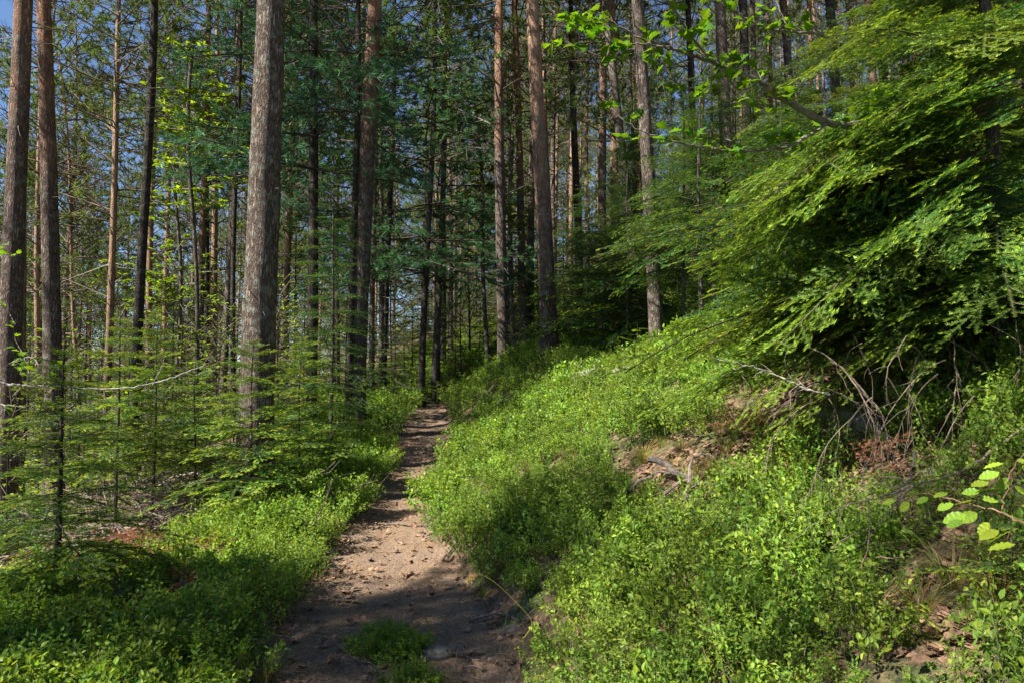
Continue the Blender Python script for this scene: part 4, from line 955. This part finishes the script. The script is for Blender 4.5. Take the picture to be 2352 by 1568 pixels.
# fallen branches on the ground
def ground_line(pts, up=.05, n=8, seed=0, wob=.006):
    W = []
    for q_ in pts:
        g = on_ground(q_[0], q_[1]); W.append(Vector((g.x, g.y, g.z + (q_[2] if len(q_) > 2 else up))))
    return curve_pts(W, n, wob, seed)
def wood_piece(name, label, cat, P, r0, r1, col, k=10, seed=0, group=None, cut=(.28, .22, .15)):
    r = np.random.default_rng(seed); acc = Acc(); o0 = P[0].copy(); Q = P - o0
    tube(acc, Q, np.linspace(r0, r1, len(Q)) * (1 + .06 * r.normal(size=len(Q))), k, 0, col)
    o = solo(name, None, label, cat, tuple(o0), group=group) if False else thing(name, label, cat, tuple(o0), 0, group)
    part('bark', acc.mesh(name, [M_WOOD], False), o)
    ends = Acc()
    for e, rad, dv in ((Q[0], r0, Q[0] - Q[1]), (Q[-1], r1, Q[-1] - Q[-2])):
        dv = nrm(dv); u = nrm(np.cross(dv, [0.1, .3, .9])); v = np.cross(dv, u); th = np.arange(k) * 2 * np.pi / k
        ring = e + (u * np.cos(th)[:, None] + v * np.sin(th)[:, None]) * rad * .97
        ends.add(np.vstack([e + dv * .004, ring + dv * .002]), [[0, 1 + i, 1 + (i + 1) % k] for i in range(k)], 0, cut)
    part('cut_end', ends.mesh('cut_end', [M_WOOD]), o)
    return o
wood_piece('fallen_log', 'short pale sawn log lying in the bilberries on the sunny bank', 'log', ground_line([(1322, 915, .27), (1345, 910, .28), (1378, 900, .28)], n=4), .085, .075, (.20, .175, .15), 14, 1)
wood_piece('fallen_log', 'pale log continuing uphill behind the short sawn log', 'log', ground_line([(1388, 898, .18), (1420, 889, .19), (1455, 880, .17)], n=4), .075, .065, (.19, .17, .145), 14, 2)
wood_piece('fallen_log', 'thin grey log lying in the shade just above the path bend', 'log', ground_line([(1140, 938, .13), (1175, 935, .14), (1215, 930, .14)], n=4), .05, .04, (.26, .22, .19), 10, 3)
wood_piece('fallen_branch', 'thick pale fallen branch along the top of the brush pile', 'fallen branch', ground_line([(330, 1175, .12), (365, 1155, .25), (400, 1143, .32), (450, 1133, .3), (505, 1124, .2)], n=4), .02, .035, (.34, .30, .25), 8, 4)
wood_piece('fallen_branch', 'curved dark branch crossing the lower side of the brush pile', 'fallen branch', ground_line([(170, 1345, .1), (250, 1300, .2), (320, 1255, .2), (350, 1220, .15)], n=4), .012, .02, (.16, .13, .10), 8, 5)
wood_piece('fallen_branch', 'dark weathered branch stub lying on the right slope among bilberries', 'fallen branch', ground_line([(1494, 1122, .22), (1540, 1135, .2), (1600, 1150, .12)], n=4, wob=.012), .028, .022, (.085, .07, .058), 8, 6)
for i, (ln, lab) in enumerate((([(1560, 1200, .05), (1600, 1170, .16), (1650, 1150, .1)], 'crooked root-like stick below the weathered branch stub'), ([(1515, 1185, .08), (1570, 1165, .18), (1620, 1145, .1)], 'thin bare stick leaning on the weathered branch stub'), ([(1590, 1200, .02), (1592, 1150, .28), (1640, 1120, .2)], 'forked stick standing behind the weathered branch stub'),
                            ([(1440, 1170, .12), (1500, 1150, .2), (1550, 1140, .15)], 'long thin twig left of the weathered branch stub'))):
    wood_piece('stick', lab, 'stick', ground_line(ln, n=5, seed=i, wob=.012), .014, .006, (.15, .12, .10), 6, 10 + i)
for i, (ln, lab) in enumerate((([(2000, 1340, .3), (2000, 1385, .22), (1985, 1420, .2), (1985, 1450, .15)], 'reddish bare twig standing in the lower right bilberries'), ([(1920, 1395, .24), (1960, 1380, .25), (1998, 1365, .25)], 'thin side twig across the reddish bare twig'),
                            ([(2020, 1408, .2), (2050, 1412, .2), (2080, 1416, .2)], 'short grey twig lying on the lower right bilberries'))):
    wood_piece('stick', lab, 'stick', ground_line(ln, n=5, seed=i, wob=.002), .003, .0015, (.17, .11, .085), 6, 20 + i)

def stump(label, px, py, r_, h_, tilt, col, cut, seed=0):
    g = on_ground(px, py); o = thing('tree_stump', label, 'stump', tuple(g)); r = np.random.default_rng(seed)
    P = np.array([[0, 0, -.08], [0, 0, h_ * .3], [tilt[0] * .5, tilt[1] * .5, h_ * .7], [tilt[0], tilt[1], h_]]); acc = Acc()
    tube(acc, resample(P, 7), np.linspace(r_ * 1.2, r_, 7) * (1 + .07 * r.normal(size=7)), 14, 0, col); part('bark', acc.mesh('bark', [M_WOOD], False), o)
    a2 = Acc(); dv = nrm(P[-1] - P[-2]); u = nrm(np.cross(dv, [0.1, .3, .9])); v = np.cross(dv, u); k = 14; th = np.arange(k) * 2 * np.pi / k
    ring = P[-1] + (u * np.cos(th)[:, None] + v * np.sin(th)[:, None]) * (r_ * 1.0)
    a2.add(np.vstack([P[-1] + dv * .008, ring + dv * .003]), [[0, 1 + i, 1 + (i + 1) % k] for i in range(k)], 0, cut); part('cut_face', a2.mesh('cut_face', [M_WOOD]), o)
stump('small sawn stump tilted in the bilberries at lower left', 275, 1400, .055, .20, (-.10, -.03), (.15, .13, .08), (.30, .27, .20), 1)
stump('broken grey stump with reddish inner wood on the shaded bank', 1335, 880, .12, .36, (-.05, 0), (.11, .095, .08), (.20, .10, .06), 2)
stump('low rotten stump under the dark fir twigs at right', 2050, 985, .06, .30, (.03, .02), (.16, .11, .07), (.42, .24, .12), 3)

def rock(label, px, py, sx, sy, sz, seed, col=(.22, .21, .19), sink=.35):
    g = on_ground(px, py); r = np.random.default_rng(seed); bm_me = bpy.data.meshes.new('rock'); import bmesh
    bm = bmesh.new(); bmesh.ops.create_icosphere(bm, subdivisions=3, radius=1)
    pl = nrm(r.normal(size=(9, 3))); dd = r.uniform(.62, .95, 9)
    for v in bm.verts:
        c = np.array(v.co); 
        for n_, d_ in zip(pl, dd):
            k = c @ n_ - d_
            if k > 0: c = c - n_ * k * .85
        c = c + c * .05 * float(fbm(np.array([c[0] * 3 + seed]), np.array([c[1] * 3 + c[2]]))[0])
        v.co = (c[0] * sx, c[1] * sy, c[2] * sz)
    bm.to_mesh(bm_me); bm.free(); bm_me.materials.append(M_ROCK)
    solo('rock', bm_me, label, 'rock', (g.x, g.y, g.z + sz * (1 - 2 * sink) * .5), (0, 0, r.random() * 6))
def rock_mat():
    m, t, p, o = mat('lichened_rock'); L = t.links.new; tc = N_(t, 'ShaderNodeTexCoord')
    n1 = N_(t, 'ShaderNodeTexNoise'); n1.inputs['Scale'].default_value = 9; n1.inputs['Detail'].default_value = 9; L(tc.outputs['Object'], n1.inputs['Vector'])
    r1 = ramp(t, [(.3, (.055, .045, .035)), (.5, (.13, .112, .088)), (.68, (.23, .21, .16))]); L(n1.outputs[0], r1.inputs[0]); L(r1.outputs[0], p.inputs['Base Color']); p.inputs['Roughness'].default_value = .9
    bp = N_(t, 'ShaderNodeBump'); bp.inputs['Distance'].default_value = .02; L(n1.outputs[0], bp.inputs['Height']); L(bp.outputs[0], p.inputs['Normal'])
    return m
M_ROCK = rock_mat()
rock('flat grey stone embedded in the path beside the small green tuft', 1000, 1505, .13, .10, .06, 1)
rock('low second stone right behind the flat grey stone in the path', 1050, 1495, .08, .06, .035, 8)
rock('narrow dark stone at the right side of the path', 1185, 1450, .09, .05, .035, 2)
rock('rounded grey stone beneath the fir at lower left', 295, 1440, .10, .08, .10, 3, sink=.2)
rock('small upright stone in the dry leaves left of the path', 418, 1372, .07, .05, .10, 4, sink=.2)
rock('grey stone on the right edge of the path bend', 1062, 995, .22, .15, .12, 5, sink=.2)
rock('mossy boulder under the dark fir twigs at right', 1945, 1000, .26, .2, .16, 6, sink=.2)
rock('dark small stone lying at the left edge of the path bend', 905, 985, .16, .12, .08, 7)
rock('dark lump of stone in the middle of the far path', 965, 975, .14, .08, .05, 9)

# brush pile
g0 = on_ground(360, 1215); pile = thing('brush_pile', 'heap of bare grey twigs and branches beside the young firs', 'brush pile', tuple(g0))
rp = np.random.default_rng(31)
def pile_stick(L_, r_, bend=.15):
    acc = Acc(); d = np.array([1., 0, 0]); pp = [np.zeros(3)]
    for i in range(7): d = nrm(d + rp.normal(size=3) * bend); pp.append(pp[-1] + d * L_ / 7)
    pp = np.array(pp); tube(acc, pp, np.linspace(r_, r_ * .3, 8), 5, 0, np.array([.20, .155, .125]) * rp.uniform(.6, 1.35))
    for i in range(2, 7):
        if rp.random() < .7:
            d2 = nrm(pp[i] - pp[i - 1] + rp.normal(size=3) * .06); tube(acc, np.array([pp[i], pp[i] + nrm(d2 + rp.normal(size=3) * .6) * L_ * .15, pp[i] + nrm(d2 + rp.normal(size=3) * .5) * L_ * .3]), [r_ * .4, r_ * .3, r_ * .15], 4, 0, (.17, .135, .11))
    return acc.mesh('stick', [M_WOOD])
STK = [pile_stick(rp.uniform(.7, 1.5), rp.uniform(.006, .014)) for _ in range(12)]
for i in range(230):
    u, v = rp.normal(size=2) * [.75, .65]; px_, py_ = g0.x + u, g0.y + v
    z_ = h1(px_, py_) - g0.z + .62 * math.exp(-(u * u + v * v) / .5) * rp.random() + .04
    part('stick', STK[rp.integers(12)], pile, (u, v, z_), (rp.normal() * .2, rp.normal() * .22, rp.normal() * .8 + (0 if rp.random() < .5 else 3.14)), rp.uniform(.6, 1.2))
TW = source_set('twig_sources', [pile_stick(rp.uniform(.3, .6), .003, .2) for _ in range(5)])

BROWN = [fir_bough(.7, 480 + i, 1, dark=(.20, .085, .045), tipc=(.28, .13, .07)) for i in range(2)]
g1 = on_ground(190, 1330); db = thing('dead_fir_branch', 'rust-brown dead fir branches lying below the brush pile', 'dead fir branch', tuple(g1))
for i in range(34):
    u, v = rp.normal(size=2) * [.55, .4]
    part('branch', BROWN[i % 2], db, (u, v, h1(g1.x + u, g1.y + v) - g1.z + .05 + .15 * rp.random()), (rp.normal() * .2, rp.normal() * .25, rp.random() * 6.28), rp.uniform(.5, 1))
for (px, py, lab, sc_) in ((405, 1420, 'upright rusty dead bracken frond in the lower left bilberries', .42), (1930, 1010, 'rust-coloured dead bracken below the fir boughs at right', .6), (1700, 1050, 'dry brown bracken lying under the fir tips', .6), (2000, 1130, 'brown withered fern hanging among the shaded bilberries', .5), (900, 1060, 'rusty dead fern left of the path above the lit bilberries', .5)):
    g = on_ground(px, py); b_ = thing('dead_bracken', lab, 'bracken', tuple(g))
    for q_ in range(4): part('frond', BROWN[q_ % 2], b_, (rp.normal() * .05, rp.normal() * .05, .12), (rp.normal() * .4, -rp.uniform(.0, 1.1), rp.random() * 6.28), sc_ * rp.uniform(.7, 1))

# drooping grass stem and grass tufts
gs = px_line([(1205, 1462, 3.35), (1221, 1425, 3.35), (1178, 1375, 3.35), (1144, 1342, 3.35), (1111, 1321, 3.35), (1090, 1318, 3.35), (1078, 1330, 3.35)], 0, 1, 10)
o0 = gs[0].copy(); gr = thing('grass_stem', 'single arching yellow grass stem leaning over the path edge', 'grass stem', tuple(o0))
acc = Acc(); tube(acc, gs - o0, np.linspace(.0022, .0009, len(gs)), 5, 0, (.38, .36, .08)); part('stalk', acc.mesh('stalk', [M_LEAF]), gr)
acc = Acc(); tt = gs[-16:] - o0; idx = np.repeat(np.arange(16), 8); Bp = tt[idx]; Dp = nrm(rng.normal(size=(128, 3)) * .5 + [-.6, 0, -.5])
segs(acc, Bp, Bp + Dp * .022, .0004, .0003, 0, (.4, .3, .15)); blades(acc, Bp + Dp * .018, Dp, .008, .004, 0, (.42, .30, .16)); part('seed_head', acc.mesh('seed_head', [M_LEAF]), gr)
def grass_tuft(seed, n=70, h=.35, dry=.5):
    r = np.random.default_rng(seed); acc = Acc(); a = r.random(n) * 6.28
    B = np.stack([np.cos(a) * .04 * r.random(n), np.sin(a) * .04 * r.random(n), 0 * a - .02], -1); D = nrm(np.stack([np.cos(a) * .5, np.sin(a) * .5, .6 + .6 * r.random(n)], -1))
    Lb = h * (.6 + .6 * r.random(n)); col = np.where(r.random((n, 1)) < dry, [[.30, .23, .11]], [[.11, .18, .03]]) * (.7 + .6 * r.random((n, 1)))
    p = B
    for i in range(4):
        w0 = .0045 * (1 - i / 4) + .0008; q_ = p + D * (Lb / 4)[:, None]; S = nrm(np.cross(D, [0, 0, 1.])) * w0 / 2; S2 = S * .75
        V = np.stack([p - S, p + S, q_ + S2, q_ - S2], 1).reshape(-1, 3); acc.add(V, (np.arange(n) * 4)[:, None] + np.arange(4)[None], 0, np.repeat(col, 4, 0))
        p = q_; D = nrm(D + [[0, 0, -.42]])
    return acc.mesh('grass_tuft', [M_LEAF])
GT = [grass_tuft(700 + i, 70, .35, .55) for i in range(3)] + [grass_tuft(710, 50, .22, .1)]
GTS = source_set('grass_sources', GT)
pp_ = []
for (px, py, n, sx) in ((1560, 1060, 16, .45), (1620, 1085, 14, .4), (1480, 1070, 8, .4), (1400, 1500, 5, .25), (1190, 1540, 4, .08), (1150, 1330, 5, .2), (1250, 860, 10, .6), (900, 1520, 3, .1), (1850, 1010, 8, .5), (2250, 1320, 5, .2)):
    g = on_ground(px, py)
    for _ in range(n): x, y = g.x + rng.normal() * sx, g.y + rng.normal() * sx * .7; pp_.append((x, y, h1(x, y)))
for _ in range(240):
    y = random.uniform(1.5, 14); x = random.uniform(-.8, .85) * (y + .5); pp_.append((x, y, h1(x, y)))
pp_ = [p for p in pp_ if not (path_l(p[1]) < p[0] < path_r(p[1]))]
n = len(pp_); scatter('grass_tufts', pp_, np.stack([np.zeros(n), np.zeros(n), rng.random(n) * 6], -1), rng.uniform(.5, 1.1, n), GTS)

# small fir twig at the lower right and rowan seedling
g = on_ground(2330, 1420); fs = thing('fir_seedling', 'small bright fir seedling at the lower right edge', 'fir seedling', tuple(g))
tm = trunk_mesh((0, 0, -.05), (0, 0, .30), .004, .001, B_FIR, 6, 8, 3, flare=.1, wob=.003)[0]; part('stem', tm, fs)
for i in range(12): part('branch', FIR_N[i % 4], fs, (0, 0, .10 + .016 * i), (0, -.1, 2.4 + i * 2.4), .28 - .012 * i)
def rowan_leaf():
    acc = Acc(); segs(acc, np.array([[0, 0, 0.]]), np.array([[.16, 0, 0.]]), .0012, .0008, 0, (.12, .16, .04))
    t = np.repeat(np.linspace(.04, .15, 6), 2); sd_ = np.tile([1., -1.], 6); B = np.stack([t, 0 * t, 0 * t], -1); D = nrm(np.stack([.5 + 0 * t, sd_, 0 * t - .1], -1))
    leafquads(acc, np.vstack([B, [[.16, 0, 0]]]), np.vstack([D, [[1., 0, 0]]]), np.tile([[0, 0, 1.]], (13, 1)), .05, .017, 1, (.15, .24, .035)); return acc.mesh('rowan_leaf', [M_WOOD, M_LEAF])
RL = rowan_leaf()
for (px, py, lab, sc_) in ((1465, 850, 'rowan seedling with feathery pale leaves beside the trunk with the white foot', 1.8), (1300, 1020, 'small rowan seedling standing above the sunlit bilberries', .8), (960, 1000, 'rowan seedling at the left edge of the path bend', 1.0)):
    g = on_ground(px, py); rw = thing('rowan_seedling', lab, 'rowan seedling', tuple(g)); part('stem', tm, rw, scale=(1.2 * sc_, 1.2 * sc_, 1.6 * sc_))
    for i in range(8): part('leaf', RL, rw, (0, 0, (.2 + .035 * i) * sc_), (0, -.35 + .05 * i, i * 2.4 + 2.6), sc_ * 1.1)

# litter: brown leaves, twigs, needles, pebbles
def litter_leaf(seed):
    r = np.random.default_rng(seed); acc = Acc(); n = 9; t = np.linspace(0, 1, n); w_ = .022 * np.sin(np.pi * t ** .8) * (1 + .3 * np.cos(t * 18)) + .001
    mid = np.stack([t * .08, 0 * t, .012 * np.sin(t * 3 + r.random() * 3)], -1); c = np.array([.20, .12, .078]) * r.uniform(.7, 1.5)
    V = np.concatenate([mid + np.stack([0 * t, w_, .5 * w_ * r.random()], -1), mid, mid + np.stack([0 * t, -w_, .6 * w_ * r.random()], -1)]); i = np.arange(n - 1)
    acc.add(V, np.concatenate([np.stack([i + n, i + n + 1, i + 1, i], -1), np.stack([i + 2 * n, i + 2 * n + 1, i + n + 1, i + n], -1)]), 0, c); return acc.mesh('fallen_leaf', [M_WOOD])
LLS = source_set('litter_sources', [litter_leaf(800 + i) for i in range(5)])
def flat_scatter(name, n, y0, y1, coll, smin, smax, region, lift=.012, tilt=.2, label=None):
    y = rng.uniform(y0, y1, n * 3); l, r_ = path_l(y), path_r(y)
    if region == 'path': x = l + (r_ - l) * rng.uniform(-.03, 1.03, n * 3)
    elif region == 'edge': x = np.where(rng.random(n * 3) < .25, l - np.abs(rng.normal(size=n * 3)) * .15 + .08, r_ + np.abs(rng.normal(size=n * 3)) * .28 - .10)
    else: x = rng.uniform(-.85, .85, n * 3) * (y + 1.5)
    k = slice(0, n); x, y = x[k], y[k]; on_path = (x > path_l(y)) & (x < path_r(y))
    z = H(x, y) + np.where(on_path, lift, lift * .5 + .004)
    scatter(name, np.stack([x, y, z], -1), np.stack([rng.normal(size=n) * tilt, rng.normal(size=n) * tilt, rng.random(n) * 6.28], -1), rng.uniform(smin, smax, n), coll, label)
flat_scatter('fallen_leaves', 50, 2.5, 12, LLS, .25, .65, 'path', .02, .2)
flat_scatter('edge_leaves', 700, 2.0, 14, LLS, .3, .85, 'edge', .02, .35)
flat_scatter('slope_leaves', 9000, .8, 14, LLS, .5, 1.1, 'all', .02, .4)
flat_scatter('slope_twigs', 1100, 1.0, 18, TW, .3, 1.0, 'all', .03, .15)
flat_scatter('path_twigs', 60, 2.5, 12, TW, .12, .45, 'path', .018, .04)
acc = Acc(); n = 26000; y = 3.0 + 9.5 * rng.random(n) ** 1.4; x = path_l(y) + (path_r(y) - path_l(y)) * rng.uniform(-.12, 1.25, n)
dn_ = fbm(x * 2.5, y * 2.5); k = dn_ + rng.normal(size=n) * .35 > -.25; x, y = x[k], y[k]; n = len(x); a = rng.random(n) * 6.28
B = np.stack([x, y, H(x, y) + np.where((x > path_l(y)) & (x < path_r(y)), .016, .006) + .006 * rng.random(n)], -1); Dn = nrm(np.stack([np.cos(a), np.sin(a), rng.normal(size=n) * .12], -1))
c = np.array([[.28, .17, .095]]) * (.5 + 1.0 * rng.random((n, 1)))
blades(acc, B, Dn, rng.uniform(.025, .055, n), .0028, 0, c, up=np.tile([[0, 0, 1.]], (n, 1)) + 0.0)
solo('pine_needle_litter', acc.mesh('needle_litter', [M_WOOD]), None, None, kind='stuff')
def pebble(seed):
    r = np.random.default_rng(seed); th = np.arange(6) * np.pi / 3; acc = Acc(); c = np.array([.30, .27, .24]) * r.uniform(.6, 1.3)
    ring = np.stack([np.cos(th), np.sin(th), 0 * th], -1) * (.8 + .4 * r.random((6, 1))); up = ring * .65 + [0, 0, .45]
    V = np.vstack([ring - [0, 0, .2], up, [[0, 0, .62]]]) * .012; i = np.arange(6); j = (i + 1) % 6
    acc.add(V, np.stack([i, j, j + 6, i + 6], -1), 0, c); acc.add(V, np.stack([i + 6, j + 6, 12 + 0 * i], -1), 0, c); return acc.mesh('pebble', [M_WOOD])
PBS = source_set('pebble_sources', [pebble(820 + i) for i in range(4)])
flat_scatter('pebbles', 180, 2.5, 13, PBS, .15, .6, 'path', .008, .1)
for i, (ln, lab) in enumerate((([(860, 1215, .0), (900, 1208, .03), (950, 1212, .03), (990, 1206, .0)], 'thin root crossing the sunny middle of the path'), ([(900, 1110, .0), (940, 1104, .03), (975, 1108, .0)], 'small root crossing the path below its rising part'),
                            ([(935, 1040, .0), (970, 1034, .03), (1010, 1040, .0)], 'root step across the rising part of the path'), ([(1010, 1290, .0), (1045, 1262, .05), (1060, 1225, .03), (1075, 1200, .0)], 'bent root along the right shoulder of the path'))):
    wood_piece('exposed_root', lab, 'root', ground_line(ln, n=5, seed=40 + i, wob=.004), .014, .008, (.13, .10, .08), 8, 50 + i)
# dry needles, twigs and leaves lying thick on the bare patches
bp_ = []
for bx, by, rx, ry in BARE:
    m_ = int(260 * max(rx, .3) * max(ry, .3) * 2); bp_.append(np.stack([bx + rng.normal(size=m_) * rx * .6, by + rng.normal(size=m_) * ry * .6], -1))
bp_ = np.concatenate(bp_); bp_ = bp_[(bp_[:, 0] < path_l(bp_[:, 1]) - .05) | (bp_[:, 0] > path_r(bp_[:, 1]) + .05)]; n = len(bp_)
scatter('dry_leaves', np.stack([bp_[:, 0], bp_[:, 1], H(bp_[:, 0], bp_[:, 1]) + .015], -1), np.stack([rng.normal(size=n) * .4, rng.normal(size=n) * .4, rng.random(n) * 6.28], -1), rng.uniform(.4, 1.0, n), LLS)
acc = Acc(); bb = np.repeat(bp_, 14, 0) + rng.normal(size=(n * 14, 2)) * .07; n = len(bb); a = rng.random(n) * 6.28
B = np.stack([bb[:, 0], bb[:, 1], H(bb[:, 0], bb[:, 1]) + .004 + .012 * rng.random(n)], -1); Dn = nrm(np.stack([np.cos(a), np.sin(a), rng.normal(size=n) * .2], -1))
blades(acc, B, Dn, rng.uniform(.025, .06, n), .003, 0, np.array([[.25, .16, .095]]) * (.4 + 1.1 * rng.random((n, 1))), up=np.tile([[0, 0, 1.]], (n, 1)) + 0.0)
solo('dry_needle_litter', acc.mesh('dry_needle_litter', [M_WOOD]), None, None, kind='stuff')
# exposed root across the path foot
wood_piece('exposed_root', 'worn grey root lying across the dark part of the path', 'root', ground_line([(1075, 1432, .02), (1110, 1425, .03), (1150, 1420, .03), (1190, 1424, .0)], n=4, wob=.002), .012, .006, (.14, .12, .11), 8, 40)

# ------------------------------------------------------------------ far wood and undergrowth
pine_src = []
for i in range(4):
    o1 = bpy.data.objects.new('far_tree_plant', SCOTS[i]); pine_src.append(SCOTS[i])
FARW = source_set('far_wood_sources', pine_src)
n = 420; a = rng.uniform(-.82, .82, n); yy = rng.uniform(78, 230, n); xx = np.tan(a) * yy
xx = np.clip(xx, -200, 200); zz = H(xx, yy) + rng.uniform(3, 9, n)
scatter('far_wood', np.stack([xx, yy, zz], -1), np.stack([0 * zz, 0 * zz, rng.random(n) * 6.28], -1), rng.uniform(1.0, 1.5, n), FARW, 'dense mass of far conifers closing the view')
UND = source_set('undergrowth_sources', LEAFY + FIRC[:1])
n = 1100; yy = rng.uniform(16, 75, n); xx = rng.uniform(-.85, .85, n) * yy
k = (np.abs(xx - (path_l(yy) + path_r(yy)) / 2) > 1.6)
xx, yy = xx[k], yy[k]; n = len(xx)
scatter('undergrowth', np.stack([xx, yy, H(xx, yy)], -1), np.stack([0 * xx, 0 * xx, rng.random(n) * 6.28], -1), rng.uniform(.25, .75, n) * np.interp(yy, [17, 40], [.7, 1.4]), UND, 'low leafy undergrowth between the distant trunks')

# ------------------------------------------------------------------ tell the repeats apart by the trunks they stand between
MARKS = [(14, 'leftmost trunk'), (124, 'second broad trunk'), (311, 'black trunk'), (583, 'thickest pine'), (714, 'dark straight pine'), (814, 'path-bend pine'), (1157, 'brown bank pine'),
         (1264, 'pale bank pine'), (1511, 'white-footed trunk'), (1686, 'broad pinkish pine'), (1940, 'thick dark pine'), (2300, 'large fir trunk')]
ORD = ['leftmost', 'second', 'third', 'fourth', 'fifth', 'sixth', 'seventh', 'eighth', 'ninth', 'tenth', 'eleventh', 'twelfth', 'thirteenth', 'fourteenth', 'fifteenth', 'sixteenth']
def tell_apart(objs, what):
    gaps = {}
    for o in objs:
        px = PW / 2 + o.location.x / o.location.y * F
        if px < 14 or px > PW: continue
        lo = [m for m in MARKS if m[0] <= px][-1]; hi = [m for m in MARKS if m[0] > px]
        gaps.setdefault((lo[1], hi[0][1] if hi else None), []).append((px, o))
    for (a, b), l in gaps.items():
        l.sort(key=lambda q: q[0])
        for k, (px, o) in enumerate(l):
            where = ('between the %s and the %s' % (a, b)) if b else 'right of the %s' % a
            if len(l) == 1: o['label'] = '%s %s' % (what, where)
            elif k == 0: o['label'] = '%s, leftmost of those %s' % (what, where)
            elif k < len(ORD): o['label'] = '%s, %s from left %s' % (what, ORD[k], where)
tops = [o for o in C.objects if o.get('category')]
fp = [o for o in tops if str(o.get('group', '')).startswith('far pines')]
tell_apart([o for o in fp if o.location.y < 38], 'larger distant pine')
tell_apart([o for o in tops if str(o.get('group', '')).startswith('small firs')], 'small fir')
sh = [o for o in tops if str(o.get('group', '')).startswith('broadleaf saplings')]
tell_apart([o for o in sh if o.children[0].scale[0] > .15 * 4.4 / 3.2], 'tall leafy sapling')
tell_apart([o for o in sh if o.children[0].scale[0] <= .15 * 4.4 / 3.2], 'bushy low sapling')
